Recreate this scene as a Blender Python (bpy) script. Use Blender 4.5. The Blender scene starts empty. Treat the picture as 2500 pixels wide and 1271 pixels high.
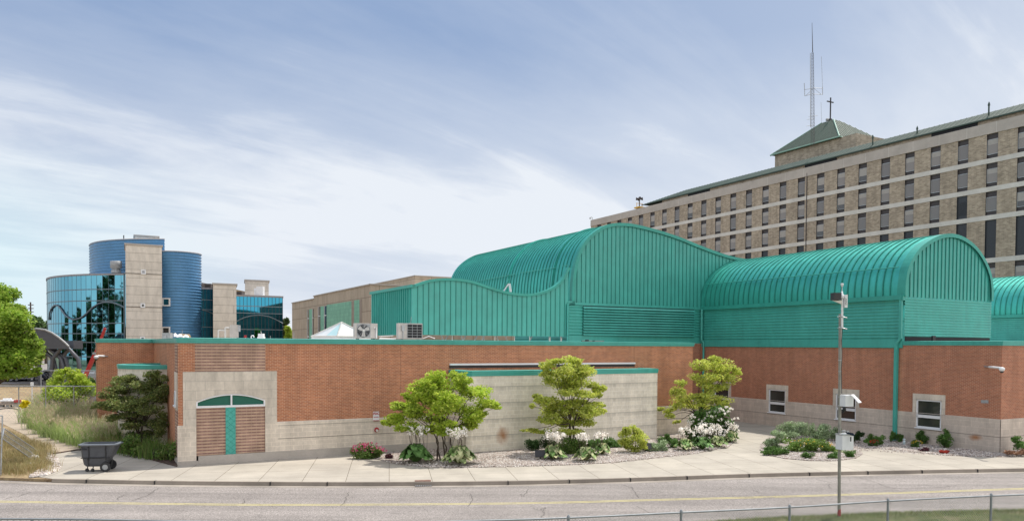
import bpy, math, random
import numpy as np
from mathutils import Vector, Matrix
R_=math.radians
random.seed(7); rng=np.random.default_rng(11)
S=bpy.context.scene
# ---------------- camera ----------------
FOC,PPY,PIT,ROL,TH=1890.1,892.64,R_(1.521),R_(.367),R_(28.602)
EYE=5.25
Fv=Vector((0,math.cos(PIT),-math.sin(PIT))); R0=Vector((1,0,0)); U0=R0.cross(Fv)
Rv=math.cos(ROL)*R0+math.sin(ROL)*U0; Uv=-math.sin(ROL)*R0+math.cos(ROL)*U0
cd=bpy.data.cameras.new('camera'); cam=bpy.data.objects.new('camera',cd); S.collection.objects.link(cam)
cd.sensor_width=36; cd.lens=36*FOC/2500; cd.clip_start=.1; cd.clip_end=3000
cd.shift_y=(PPY-635.5)/2500
M=Matrix((Rv,Uv,-Fv)).transposed().to_4x4(); M.translation=(0,0,EYE); cam.matrix_world=M
S.camera=cam
# ---------------- sky ----------------
SUN=Vector((.335,.30,.90)).normalized()
EL=math.asin(SUN.z); AZ=math.atan2(SUN.x,SUN.y)
wd=bpy.data.worlds.new('World'); S.world=wd; wd.use_nodes=True
nt=wd.node_tree; nt.nodes.clear()
def N(t,ty,**k):
    n=t.nodes.new(ty)
    for a,b in k.items(): setattr(n,a,b)
    return n
def mth(t,op,a,b=None,c=None,clamp=False):
    n=N(t,'ShaderNodeMath',operation=op); n.use_clamp=clamp
    for i,x in enumerate((a,b,c)):
        if x is None: continue
        if isinstance(x,(int,float)): n.inputs[i].default_value=x
        else: t.links.new(x,n.inputs[i])
    return n.outputs[0]
def mixc(t,f,a,b,bt='MIX'):
    n=N(t,'ShaderNodeMix',data_type='RGBA',blend_type=bt)
    for i,x in ((0,f),(6,a),(7,b)):
        if isinstance(x,(int,float)): n.inputs[i].default_value=x
        elif isinstance(x,tuple): n.inputs[i].default_value=(*x,1) if len(x)==3 else x
        else: t.links.new(x,n.inputs[i])
    return n.outputs[2]
def ramp(t,f,stops,interp='LINEAR'):
    n=N(t,'ShaderNodeValToRGB'); cr=n.color_ramp; cr.interpolation=interp
    while len(cr.elements)<len(stops): cr.elements.new(.5)
    for e,(p,c) in zip(cr.elements,stops):
        e.position=p; e.color=(c,c,c,1) if isinstance(c,(int,float)) else (*c,1)
    t.links.new(f,n.inputs[0]); return n.outputs[0]
def noise(t,vec,scale,detail=4,rough=.55,dist=0,lac=2):
    n=N(t,'ShaderNodeTexNoise'); n.inputs['Scale'].default_value=scale; n.inputs['Detail'].default_value=detail
    n.inputs['Roughness'].default_value=rough; n.inputs['Distortion'].default_value=dist
    if vec is not None: t.links.new(vec,n.inputs['Vector'])
    return n.outputs['Fac']
sky=N(nt,'ShaderNodeTexSky',sky_type='NISHITA'); sky.sun_disc=False; sky.sun_elevation=EL; sky.sun_rotation=AZ
sky.air_density=1.0; sky.dust_density=1.2; sky.ozone_density=2.0
tc=N(nt,'ShaderNodeTexCoord'); sp=N(nt,'ShaderNodeSeparateXYZ'); nt.links.new(tc.outputs['Generated'],sp.inputs[0])
zc=mth(nt,'MAXIMUM',sp.outputs[2],0.0); den=mth(nt,'ADD',zc,.22)
cb=N(nt,'ShaderNodeCombineXYZ'); nt.links.new(mth(nt,'DIVIDE',sp.outputs[0],den),cb.inputs[0]); nt.links.new(mth(nt,'DIVIDE',sp.outputs[1],den),cb.inputs[1])
def mapv(t,vec,sc=(1,1,1),rot=0,loc=(0,0,0)):
    m=N(t,'ShaderNodeMapping'); m.inputs['Scale'].default_value=sc; m.inputs['Rotation'].default_value=(0,0,rot); m.inputs['Location'].default_value=loc
    t.links.new(vec,m.inputs[0]); return m.outputs[0]
rotv=mapv(nt,cb.outputs[0],(1,1,1),R_(-40))
n1=noise(nt,mapv(nt,rotv,(.55,1.0,1),0,(2.6,3.3,0)),.85,7,.52,.5)
n2=noise(nt,mapv(nt,rotv,(.55,2.6,1),0,(8.8,7.7,0)),1.5,9,.62,.6)
n3=noise(nt,mapv(nt,rotv,(.8,1.2,1),0,(5.2,8.1,0)),5.5,6,.6,.3)
cl=mth(nt,'ADD',mth(nt,'MULTIPLY',n1,.66),mth(nt,'ADD',mth(nt,'MULTIPLY',n2,.24),mth(nt,'MULTIPLY',n3,.10)))
hz=ramp(nt,sp.outputs[2],[(0,1),(.08,.9),(.18,.68),(.27,.36),(.36,.04),(.5,0)])
side=ramp(nt,mth(nt,'ADD',sp.outputs[0],.5),[(.05,0),(.5,.22),(1,.85)])
mask=mth(nt,'ADD',ramp(nt,cl,[(.40,.02),(.49,.17),(.56,.5),(.64,.82)]),mth(nt,'ADD',mth(nt,'MULTIPLY',hz,.68),mth(nt,'MULTIPLY',side,.42)),clamp=True)
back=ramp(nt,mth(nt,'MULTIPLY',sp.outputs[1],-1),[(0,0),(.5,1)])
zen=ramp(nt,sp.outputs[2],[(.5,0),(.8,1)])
cloudc=mixc(nt,mth(nt,'MAXIMUM',back,zen),(7.9,8.35,9.0),(18.,17.5,16.8))  # unseen sky behind the view and overhead brightened to fill the shaded walls
base=mixc(nt,.8,sky.outputs[0],(2.3,3.5,5.9))
lowl=mth(nt,'MULTIPLY',ramp(nt,sp.outputs[2],[(.0,.5),(.1,.42),(.22,0)]),ramp(nt,mth(nt,'ADD',sp.outputs[0],.6),[(0,1),(.3,0)]))
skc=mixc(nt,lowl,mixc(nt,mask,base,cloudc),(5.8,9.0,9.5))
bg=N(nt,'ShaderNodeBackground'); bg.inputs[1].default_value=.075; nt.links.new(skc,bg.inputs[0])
wo=N(nt,'ShaderNodeOutputWorld'); nt.links.new(bg.outputs[0],wo.inputs[0])
# ---------------- sun, exposure ----------------
sl=bpy.data.lights.new('sun','SUN'); so=bpy.data.objects.new('sun',sl); S.collection.objects.link(so)
sl.energy=3.3; sl.angle=R_(.6); sl.color=(1,.94,.84)
so.rotation_euler=(-SUN).to_track_quat('-Z','Y').to_euler(); so.location=SUN*300
S.view_settings.view_transform='Standard'; S.view_settings.look='None'; S.view_settings.gamma=1; S.view_settings.exposure=.48
S.cycles.max_bounces=6; S.cycles.transparent_max_bounces=8; S.cycles.caustics_reflective=False; S.cycles.caustics_refractive=False
# ---------------- geometry helpers ----------------
UA=Vector((math.cos(TH),math.sin(TH),0)); UB=Vector((-math.sin(TH),math.cos(TH),0))
CE=Vector((0,0,EYE))
def W(a,b,z): return UA*a+UB*b+Vector((0,0,z))
def ray(x,y): return Fv+Rv*((x-1250)/FOC)-Uv*((y-PPY)/FOC)
def D(x,y,Y): d=ray(x,y); return CE+d*(Y/d.y)
def G(x,y,z=0.): d=ray(x,y); return CE+d*((z-EYE)/d.z)
def PA(x,y,a): d=ray(x,y); p=CE+d*(a/d.dot(UA)); return p.dot(UB),p.z
def PB(x,y,b): d=ray(x,y); p=CE+d*(b/d.dot(UB)); return p.dot(UA),p.z
WL={}
class MB:
    def __init__(s): s.v=[];s.f=[];s.m=[];s.s=[]
    def add(s,vs,fs,mi=0,sm=False):
        o=len(s.v); s.v+= [Vector(p) for p in vs]
        for f in fs: s.f.append(tuple(i+o for i in f)); s.m.append(mi); s.s.append(sm)
        return s
    def quad(s,a,b,c,d,mi=0): return s.add([a,b,c,d],[(0,1,2,3)],mi)
    def poly(s,ps,mi=0): return s.add(ps,[tuple(range(len(ps)))],mi)
    def hexa(s,P,mi=0):  # P: bottom 4 ccw, top 4 ccw
        return s.add(P,[(3,2,1,0),(4,5,6,7),(0,1,5,4),(1,2,6,5),(2,3,7,6),(3,0,4,7)],mi)
    def box(s,a0,a1,b0,b1,z0,z1,mi=0):
        return s.hexa([W(a0,b0,z0),W(a1,b0,z0),W(a1,b1,z0),W(a0,b1,z0),W(a0,b0,z1),W(a1,b0,z1),W(a1,b1,z1),W(a0,b1,z1)],mi)
    def ob(s,c,sz,rot=0,mi=0,tilt=None):
        c=Vector(c); m=Matrix.Rotation(rot,3,'Z')
        if tilt is not None: m=tilt
        x,y,z=sz[0]/2,sz[1]/2,sz[2]/2
        return s.hexa([c+m@Vector(q) for q in ((-x,-y,-z),(x,-y,-z),(x,y,-z),(-x,y,-z),(-x,-y,z),(x,-y,z),(x,y,z),(-x,y,z))],mi)
    def prism(s,pts,z0,z1,mi=0,mt=None):
        n=len(pts); a=[Vector((p[0],p[1],z0)) for p in pts]; b=[Vector((p[0],p[1],z1)) for p in pts]
        s.add(a+b,[(i,(i+1)%n,n+(i+1)%n,n+i) for i in range(n)],mi)
        s.add(b,[tuple(range(n))],mi if mt is None else mt); s.add(a,[tuple(range(n-1,-1,-1))],mi); return s
    def tube(s,pts,r,n=8,mi=0,sm=True,cap=True):
        pts=[Vector(p) for p in pts]; k=len(pts)
        rr=r if isinstance(r,(list,tuple)) else [r]*k
        vs=[]; up=None
        for i,p in enumerate(pts):
            t=(pts[min(i+1,k-1)]-pts[max(i-1,0)]).normalized()
            if up is None: up=Vector((0,0,1)) if abs(t.z)<.9 else Vector((1,0,0))
            x=t.cross(up).normalized(); y=x.cross(t).normalized(); up=y
            for j in range(n):
                q=2*math.pi*j/n; vs.append(p+x*math.cos(q)*rr[i]+y*math.sin(q)*rr[i])
        fs=[(i*n+j,i*n+(j+1)%n,(i+1)*n+(j+1)%n,(i+1)*n+j) for i in range(k-1) for j in range(n)]
        s.add(vs,fs,mi,sm)
        if cap: s.add(vs[:n],[tuple(range(n-1,-1,-1))],mi); s.add(vs[-n:],[tuple(range(n))],mi)
        return s
    def lathe(s,c,prof,n=16,mi=0,sm=True,axis=None):
        c=Vector(c); q=Matrix.Identity(3) if axis is None else Vector((0,0,1)).rotation_difference(Vector(axis)).to_matrix()
        vs=[c+q@Vector((r*math.cos(2*math.pi*j/n),r*math.sin(2*math.pi*j/n),z)) for r,z in prof for j in range(n)]
        fs=[(i*n+j,i*n+(j+1)%n,(i+1)*n+(j+1)%n,(i+1)*n+j) for i in range(len(prof)-1) for j in range(n)]
        s.add(vs,fs,mi,sm)
        s.add(vs[:n],[tuple(range(n-1,-1,-1))],mi); s.add(vs[-n:],[tuple(range(n))],mi); return s
def setmeta(o,label=None,cat=None,group=None,kind=None):
    for k,v in (('label',label),('category',cat),('group',group),('kind',kind)):
        if v: o[k]=v
    return o
def thing(name,loc,label,cat,group=None):
    o=bpy.data.objects.new(name,None); S.collection.objects.link(o); o.location=loc; WL[o.name]=Vector(loc); o.empty_display_size=.3
    return setmeta(o,label,cat,group)
def autouv(me,W0):
    uv=me.uv_layers.new(name='UVMap'); nv=len(me.vertices); co=np.empty(nv*3); me.vertices.foreach_get('co',co); co=co.reshape(-1,3)+np.array(W0)
    np_=len(me.polygons); nor=np.empty(np_*3); me.polygons.foreach_get('normal',nor); nor=nor.reshape(-1,3)
    lt=np.empty(np_,int); me.polygons.foreach_get('loop_total',lt); nl=len(me.loops); vi=np.empty(nl,int); me.loops.foreach_get('vertex_index',vi)
    fn=np.repeat(nor,lt,axis=0); P=co[vi]; h=np.hypot(fn[:,0],fn[:,1]); vert=h>.35
    hx=np.where(h>1e-6,fn[:,0]/np.maximum(h,1e-6),0); hy=np.where(h>1e-6,fn[:,1]/np.maximum(h,1e-6),1)
    u=np.where(vert,-hy*P[:,0]+hx*P[:,1],P[:,0]*UA.x+P[:,1]*UA.y); v=np.where(vert,P[:,2],P[:,0]*UB.x+P[:,1]*UB.y)
    uv.data.foreach_set('uv',np.stack([u,v],1).ravel().astype(np.float32))
def obj(name,mb,mats,parent=None,loc=None,label=None,cat=None,group=None,kind=None):
    if loc is None: loc=WL[parent.name] if parent else Vector((0,0,0))
    loc=Vector(loc); me=bpy.data.meshes.new(name); me.from_pydata([v-loc for v in mb.v],[],mb.f)
    if not isinstance(mats,(list,tuple)): mats=[mats]
    for m in mats: me.materials.append(m)
    me.polygons.foreach_set('material_index',mb.m); me.polygons.foreach_set('use_smooth',mb.s); me.update()
    autouv(me,loc)
    o=bpy.data.objects.new(name,me); S.collection.objects.link(o); WL[o.name]=loc
    if parent: o.parent=parent; o.location=loc-WL[parent.name]
    else: o.location=loc
    return setmeta(o,label,cat,group,kind)
def dup(o,loc=None,parent=None,label=None,rz=None,scale=None):
    c=o.copy(); S.collection.objects.link(c)
    if parent is not None:
        c.parent=parent
    if loc is not None:
        c.location=Vector(loc)-(WL[parent.name] if parent is not None else Vector((0,0,0))); WL[c.name]=Vector(loc)
    if label: c['label']=label
    if rz is not None: c.rotation_euler=(0,0,rz)
    if scale: c.scale=(scale,)*3
    for ch in [x for x in S.objects if x.parent==o]:
        q=dup(ch,None,c)
    return c
# ---------------- materials ----------------
def mat(name):
    m=bpy.data.materials.new(name); m.use_nodes=True; t=m.node_tree; t.nodes.clear()
    p=N(t,'ShaderNodeBsdfPrincipled'); o=N(t,'ShaderNodeOutputMaterial'); t.links.new(p.outputs[0],o.inputs[0]); return m,t,p
def uvn(t): return N(t,'ShaderNodeUVMap',uv_map='UVMap').outputs[0]
def posn(t): return N(t,'ShaderNodeNewGeometry').outputs['Position']
def bump(t,p,h,st=.3,d=.02):
    b=N(t,'ShaderNodeBump'); b.inputs['Strength'].default_value=st; b.inputs['Distance'].default_value=d; t.links.new(h,b.inputs['Height']); t.links.new(b.outputs[0],p.inputs['Normal'])
def simple(name,col,rough=.6,metal=0,var=.12,nsc=3,spec=.5,bmp=0,emit=None):
    m,t,p=mat(name); c=tuple(col)
    n=noise(t,posn(t),nsc,5,.6)
    lo=tuple(x*(1-var) for x in c); hi=tuple(min(1,x*(1+var)) for x in c)
    t.links.new(ramp(t,n,[(.3,lo),(.7,hi)]),p.inputs['Base Color'])
    p.inputs['Roughness'].default_value=rough; p.inputs['Metallic'].default_value=metal; p.inputs['Specular IOR Level'].default_value=spec
    if bmp: bump(t,p,noise(t,posn(t),nsc*6,4),bmp,.01)
    return m
def bricktex(t,vec,w,h,mo,c1,c2,cm,off=.5,bias=0):
    b=N(t,'ShaderNodeTexBrick'); b.offset=off; b.inputs['Scale'].default_value=1; b.inputs['Brick Width'].default_value=w; b.inputs['Row Height'].default_value=h
    b.inputs['Mortar Size'].default_value=mo; b.inputs['Mortar Smooth'].default_value=.1; b.inputs['Bias'].default_value=bias
    for k,c in (('Color1',c1),('Color2',c2),('Mortar',cm)):
        if isinstance(c,tuple): b.inputs[k].default_value=(*c,1)
        else: t.links.new(c,b.inputs[k])
    t.links.new(vec,b.inputs['Vector']); return b
def brickmat(name,c1,c2,cm,w=.208,h=.0688,mo=.0055,var=.25,nsc=1.3,stripe=None):
    m,t,p=mat(name); u=uvn(t)
    if stripe:
        sx=N(t,'ShaderNodeSeparateXYZ'); t.links.new(u,sx.inputs[0])
        k=mth(t,'GREATER_THAN',mth(t,'FRACT',mth(t,'DIVIDE',mth(t,'ADD',sx.outputs[1],.0),2*h)),.5)
        c1=mixc(t,k,c1,stripe[0]); c2=mixc(t,k,c2,stripe[1])
    b=bricktex(t,u,w,h,mo,c1,c2,cm)
    n=noise(t,posn(t),nsc,6,.6); st=noise(t,mapv(t,posn(t),(1,1,.12)),1.6,5,.65)
    c=mixc(t,1,b.outputs[0],ramp(t,n,[(.3,1-var),(.7,1+var*.4)]),'MULTIPLY')
    c=mixc(t,1,c,ramp(t,st,[(.3,.84),(.62,1.07)]),'MULTIPLY')
    t.links.new(c,p.inputs['Base Color']); p.inputs['Roughness'].default_value=.85; p.inputs['Specular IOR Level'].default_value=.25
    bump(t,p,mth(t,'SUBTRACT',1,b.outputs['Fac']),.35,.006); return m
BR1=(.52,.21,.105); BR2=(.38,.148,.08)
m_brick=brickmat('red_brick',BR1,BR2,(.66,.46,.33),var=.15)
m_brick2=brickmat('brown_brick',(.44,.175,.10),(.33,.13,.08),(.52,.36,.26),mo=.006,var=.12)
m_stripe=brickmat('striped_brick',(.31,.175,.14),(.25,.14,.115),(.50,.38,.30),stripe=((.57,.385,.27),(.47,.31,.225)))
def blockmat(name,col,w=.4,h=.2,band=0.8,stain=.25,rust=None,cm=None):
    m,t,p=mat(name); u=uvn(t); c=col
    cm=cm or tuple(min(1,x*1.18) for x in c)
    b=bricktex(t,u,w,h,.008 if w<.7 else .010 if w<2 else .03,c,tuple(x*.9 for x in c),cm)
    n=noise(t,mapv(t,posn(t),(1,1,.3)),1.6,6,.65); n2=noise(t,posn(t),9,4,.6)
    col_=mixc(t,1,b.outputs[0],ramp(t,n,[(.32,1-stain),(.62,1.06)]),'MULTIPLY')
    col_=mixc(t,1,col_,ramp(t,n2,[(.3,.93),(.7,1.05)]),'MULTIPLY')
    if band:
        sx=N(t,'ShaderNodeSeparateXYZ'); t.links.new(u,sx.inputs[0])
        fr=mth(t,'FRACT',mth(t,'DIVIDE',sx.outputs[1],band))
        ln=mth(t,'LESS_THAN',fr,.03)
        # water staining below each projecting course
        dk=ramp(t,mth(t,'MULTIPLY',ramp(t,fr,[(.55,0),(.99,1)]),noise(t,mapv(t,posn(t),(5,5,.2)),1.6,4,.6)),[(.15,1),(.6,.72)])
        col_=mixc(t,1,col_,dk,'MULTIPLY'); col_=mixc(t,mth(t,'MULTIPLY',ln,.6),col_,(.12,.10,.085))
    for (P,rx,rz) in rust or []:
        gx=N(t,'ShaderNodeSeparateXYZ'); t.links.new(posn(t),gx.inputs[0])
        ddx=mth(t,'DIVIDE',mth(t,'ADD',mth(t,'MULTIPLY',mth(t,'SUBTRACT',gx.outputs[0],P.x),UA.x if rx>0 else UB.x),mth(t,'MULTIPLY',mth(t,'SUBTRACT',gx.outputs[1],P.y),UA.y if rx>0 else UB.y)),abs(rx))
        ddz=mth(t,'DIVIDE',mth(t,'SUBTRACT',gx.outputs[2],P.z),rz)
        d=mth(t,'SQRT',mth(t,'ADD',mth(t,'POWER',mth(t,'ABSOLUTE',ddx),2),mth(t,'POWER',mth(t,'ABSOLUTE',ddz),2)))
        d=mth(t,'ADD',d,mth(t,'MULTIPLY',noise(t,posn(t),3,4),.6))
        col_=mixc(t,mth(t,'MULTIPLY',ramp(t,d,[(.35,1),(1.15,0)]),.85),col_,(.36,.15,.05))
    t.links.new(col_,p.inputs['Base Color']); p.inputs['Roughness'].default_value=.9; p.inputs['Specular IOR Level'].default_value=.2
    bump(t,p,mth(t,'ADD',mth(t,'SUBTRACT',1,b.outputs['Fac']),mth(t,'MULTIPLY',n2,.5)),.3,.008); return m
ST=(.70,.62,.525)
GREEN=(.058,.37,.315)
def paint(name,col,rough=.33,metal=.0,var=.11):
    m,t,p=mat(name); n=noise(t,posn(t),.8,6,.65); n2=noise(t,mapv(t,posn(t),(1,1,.10)),4,6,.7)
    c=mixc(t,1,col,ramp(t,n,[(.3,1-var),(.7,1+var)]),'MULTIPLY'); c=mixc(t,1,c,ramp(t,n2,[(.3,1-var),(.7,1+var*.6)]),'MULTIPLY')
    t.links.new(c,p.inputs['Base Color']); t.links.new(ramp(t,n2,[(.3,rough*.85),(.7,rough*1.25)]),p.inputs['Roughness'])
    p.inputs['Metallic'].default_value=metal; bump(t,p,n,.08,.02); return m
m_green=paint('teal_roof_metal',GREEN,.36,.0)
m_greenr=paint('teal_ribbed_metal',(.075,.50,.42),.40,.6)
m_greend=paint('teal_trim',(.035,.32,.26),.4)
m_rib=paint('teal_rib',(.03,.27,.22),.45,.2)
m_seam=paint('teal_seam',(.018,.21,.175),.5)
m_gold=paint('aged_green_roof',(.034,.062,.05),.65)
m_goldl=paint('aged_green_trim',(.20,.34,.28),.5)
m_gseam=paint('aged_green_seam',(.075,.13,.105),.5)
m_wht=simple('white_paint',(.75,.76,.78),.45,0,.05)
m_dark=simple('dark_void',(.012,.013,.016),.8,0,.1)
m_grey=simple('grey_metal',(.33,.34,.35),.5,.2,.15)
m_galv=simple('galvanized_steel',(.42,.44,.46),.45,.6,.15)
m_steel=simple('white_steel',(.62,.60,.57),.6,0,.12)
m_blk=simple('black_plastic',(.02,.021,.025),.5,0,.2)
def glassm(name,tint,rough=.03,dark=(.01,.03,.04),metal=1.,warp=.02):
    m,t,p=mat(name); p.inputs['Base Color'].default_value=(*tint,1); p.inputs['Metallic'].default_value=metal; p.inputs['Roughness'].default_value=rough
    if warp: bump(t,p,noise(t,posn(t),.7,2),warp,.05)
    return m
m_glass=glassm('blue_mirror_glass',(.15,.37,.47))
m_glass2=glassm('darkened_blue_mirror_glass',(.035,.20,.30))  # same blue glass, tint darkened to imitate the dimmer sky it mirrors
def winm(name,c,coat=.6):
    m,t,p=mat(name); p.inputs['Base Color'].default_value=(*c,1); p.inputs['Roughness'].default_value=.08; p.inputs['Specular IOR Level'].default_value=coat; return m
m_win=winm('dark_window_glass',(.035,.038,.035),.8)
m_wing=[winm('tower_glass',(.20,.19,.19),.4),winm('tower_glass_warm',(.26,.24,.23),.4),winm('tower_glass_dark',(.12,.12,.125),.4)]
m_wingreen=winm('green_reflecting_glass',(.02,.13,.10),.8)
# asphalt
def asphalt():
    m,t,p=mat('asphalt'); P=posn(t); n=noise(t,P,.35,5,.6); g=noise(t,P,28,3,.8)
    v=N(t,'ShaderNodeTexVoronoi'); v.inputs['Scale'].default_value=26; t.links.new(P,v.inputs['Vector'])
    c=ramp(t,g,[(.36,(.13,.115,.108)),(.5,(.25,.225,.21)),(.66,(.43,.39,.37))])
    c=mixc(t,1,c,ramp(t,n,[(.3,.86),(.7,1.1)]),'MULTIPLY')
    tr=noise(t,mapv(t,P,(.035,1.1,1),0),1,4,.6); c=mixc(t,1,c,ramp(t,tr,[(.38,.80),(.6,1.07)]),'MULTIPLY'); ol=noise(t,mapv(t,P,(.6,1.4,1),0),1.6,3,.7); c=mixc(t,1,c,ramp(t,ol,[(.25,.72),(.38,1)]),'MULTIPLY')
    t.links.new(c,p.inputs['Base Color']); p.inputs['Roughness'].default_value=.9; bump(t,p,g,.4,.01); return m
m_asph=asphalt()
def concrete(name,c,joint=None,rot=0,dirt=.18,warm=None):
    m,t,p=mat(name); P=posn(t); n=noise(t,P,.5,6,.65); g=noise(t,P,14,4,.7)
    col=ramp(t,n,[(.3,tuple(x*(1-dirt) for x in c)),(.68,c)])
    col=mixc(t,1,col,ramp(t,g,[(.3,.92),(.7,1.05)]),'MULTIPLY')
    if joint:
        b=bricktex(t,mapv(t,P,(1,1,1),rot),joint,joint,.011,(1,1,1),(.93,.93,.94),(.30,.27,.24),off=0)
        col=mixc(t,1,col,b.outputs[0],'MULTIPLY')
    t.links.new(col,p.inputs['Base Color']); p.inputs['Roughness'].default_value=.9; p.inputs['Specular IOR Level'].default_value=.3; bump(t,p,g,.15,.008); return m
m_walk=concrete('sidewalk_concrete',(.47,.43,.37),1.65,R_(-9),.27)
m_path=concrete('path_concrete',(.47,.39,.305),1.6,R_(20))
m_kerb=concrete('kerb_concrete',(.33,.285,.24),None,0,.35)
m_gut=concrete('gutter_concrete',(.40,.355,.31),None,0,.45)
m_fdn=concrete('foundation_concrete',(.52,.47,.42),None,0,.3)
def ground(name,stops,sc=.6,fine=12,bm=.4):
    m,t,p=mat(name); P=posn(t); n=noise(t,P,sc,6,.65); g=noise(t,P,fine,5,.75)
    f=mth(t,'ADD',mth(t,'MULTIPLY',n,.6),mth(t,'MULTIPLY',g,.4))
    t.links.new(ramp(t,f,stops),p.inputs['Base Color']); p.inputs['Roughness'].default_value=1; p.inputs['Specular IOR Level'].default_value=.1; bump(t,p,g,bm,.04); return m
m_dirt=ground('dry_dirt_and_grass',[(.36,(.13,.085,.055)),(.47,(.26,.19,.12)),(.56,(.36,.28,.17)),(.66,(.20,.20,.09))])
m_lawn=ground('verge_soil',[(.38,(.06,.075,.035)),(.5,(.10,.12,.05)),(.6,(.22,.19,.12))],.9,14)
m_mulch=ground('dark_mulch',[(.36,(.035,.025,.02)),(.5,(.08,.055,.045)),(.64,(.16,.12,.10))],1.2,20)
def gravel(name,cols,sc,bm=.9):
    m,t,p=mat(name); v=N(t,'ShaderNodeTexVoronoi'); v.inputs['Scale'].default_value=sc; t.links.new(posn(t),v.inputs['Vector'])
    s=N(t,'ShaderNodeSeparateColor'); t.links.new(v.outputs['Color'],s.inputs[0]); n=noise(t,posn(t),.9,4,.6)
    c=ramp(t,s.outputs[0],cols,'CONSTANT'); c=mixc(t,1,c,ramp(t,n,[(.3,.72),(.65,1.05)]),'MULTIPLY')
    c=mixc(t,1,c,ramp(t,v.outputs['Distance'],[(.25,1),(.6,.45)]),'MULTIPLY')
    t.links.new(c,p.inputs['Base Color']); p.inputs['Roughness'].default_value=.85; bump(t,p,mth(t,'SUBTRACT',1,v.outputs['Distance']),bm,.03); return m
m_grav=gravel('pinkish_gravel',[(0,(.50,.42,.38)),(.2,(.30,.22,.19)),(.4,(.68,.62,.58)),(.6,(.42,.33,.28)),(.8,(.78,.74,.70))],17)
m_rock=gravel('river_stone',[(0,(.48,.45,.42)),(.25,(.32,.30,.29)),(.5,(.62,.59,.55)),(.75,(.44,.38,.33))],8)
m_rgrav=gravel('roof_gravel',[(0,(.5,.45,.42)),(.3,(.33,.29,.27)),(.6,(.66,.6,.55))],12)
m_roof=simple('roof_membrane',(.5,.49,.47),.8,0,.15,.5)
def leafm(name,cols,trans=.35,nsc=.9,lo=.65):
    m,t,p=mat(name); t.nodes.remove(p); o=[n for n in t.nodes if n.type=='OUTPUT_MATERIAL'][0]
    g=N(t,'ShaderNodeNewGeometry'); r=g.outputs['Random Per Island']; k=len(cols)
    c=ramp(t,r,[(i/max(1,k-1),cc) for i,cc in enumerate(cols)])
    c=mixc(t,1,c,ramp(t,noise(t,g.outputs['Position'],nsc,3,.6),[(.32,lo),(.66,1.2)]),'MULTIPLY')
    d=N(t,'ShaderNodeBsdfPrincipled'); d.inputs['Roughness'].default_value=.55; d.inputs['Specular IOR Level'].default_value=.3; tr=N(t,'ShaderNodeBsdfTranslucent'); mx=N(t,'ShaderNodeMixShader'); mx.inputs[0].default_value=trans
    t.links.new(c,d.inputs['Base Color']); t.links.new(c,tr.inputs[0]); t.links.new(d.outputs[0],mx.inputs[1]); t.links.new(tr.outputs[0],mx.inputs[2]); t.links.new(mx.outputs[0],o.inputs[0]); return m
m_bark=simple('bark',(.09,.07,.055),.9,0,.3,6,.2,.4)
L_lime=leafm('lime_leaves',[(.52,.63,.07),(.38,.54,.055),(.64,.70,.14),(.26,.42,.05)],.5,1.3,.8)
L_yel=leafm('yellow_green_leaves',[(.62,.64,.11),(.44,.54,.08),(.68,.68,.20),(.27,.38,.06)],.5,1.3,.8)
L_maple=leafm('maple_leaves',[(.34,.48,.06),(.22,.38,.045),(.44,.54,.10)],.5,.8)
L_dark=leafm('dark_foliage',[(.03,.07,.018),(.045,.10,.025),(.02,.05,.015)],.25,.4)
L_mid=leafm('mid_green_foliage',[(.11,.22,.05),(.08,.17,.04),(.17,.29,.07)],.35,.8)
L_bronze=leafm('bronze_leaves',[(.16,.23,.06),(.24,.27,.08),(.11,.18,.05),(.31,.29,.11)],.3,1.5)
L_weed=leafm('weed_leaves',[(.09,.20,.03),(.15,.28,.05),(.22,.25,.08),(.06,.14,.03)],.3,1.2)
L_peren=leafm('perennial_leaves',[(.20,.34,.06),(.14,.26,.05),(.30,.40,.10)],.35,1.5)
L_hosta=leafm('hosta_leaves',[(.12,.25,.065),(.17,.32,.09),(.07,.16,.045)],.2,2)
L_hostav=leafm('variegated_hosta_leaves',[(.13,.25,.065),(.20,.33,.09),(.62,.60,.34),(.10,.20,.05)],.2,2)
L_sage=leafm('grey_green_leaves',[(.38,.48,.28),(.28,.40,.20),(.50,.58,.40)],.3,2)
L_blade=leafm('grass_blades',[(.30,.42,.11),(.38,.50,.17),(.50,.56,.28),(.20,.33,.08)],.45,.9,.8)
L_plume=leafm('tan_plumes',[(.66,.55,.38),(.55,.46,.30),(.74,.64,.47)],.35,1)
L_straw=leafm('dry_straw_grass',[(.48,.37,.19),(.38,.29,.14),(.24,.25,.09),(.55,.45,.26)],.3,1)
L_turf=leafm('verge_grass',[(.16,.23,.06),(.22,.27,.09),(.34,.30,.15)],.3,1.5)
L_conifer=leafm('far_foliage',[(.10,.18,.06),(.07,.13,.045),(.15,.22,.08)],.3,.15)
def petal(name,cols): return leafm(name,cols,.3,3,.9)
F_white=petal('white_petals',[(.92,.90,.86),(.88,.82,.76),(.94,.93,.91)]); F_pink=petal('pink_petals',[(.62,.10,.26),(.50,.06,.18),(.7,.22,.38)])
F_red=petal('red_petals',[(.50,.06,.03),(.38,.04,.03)]); F_yel=petal('yellow_petals',[(.75,.50,.03),(.62,.42,.05)]); F_pur=petal('dark_purple_leaves',[(.06,.02,.03),(.10,.03,.04)])
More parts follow.
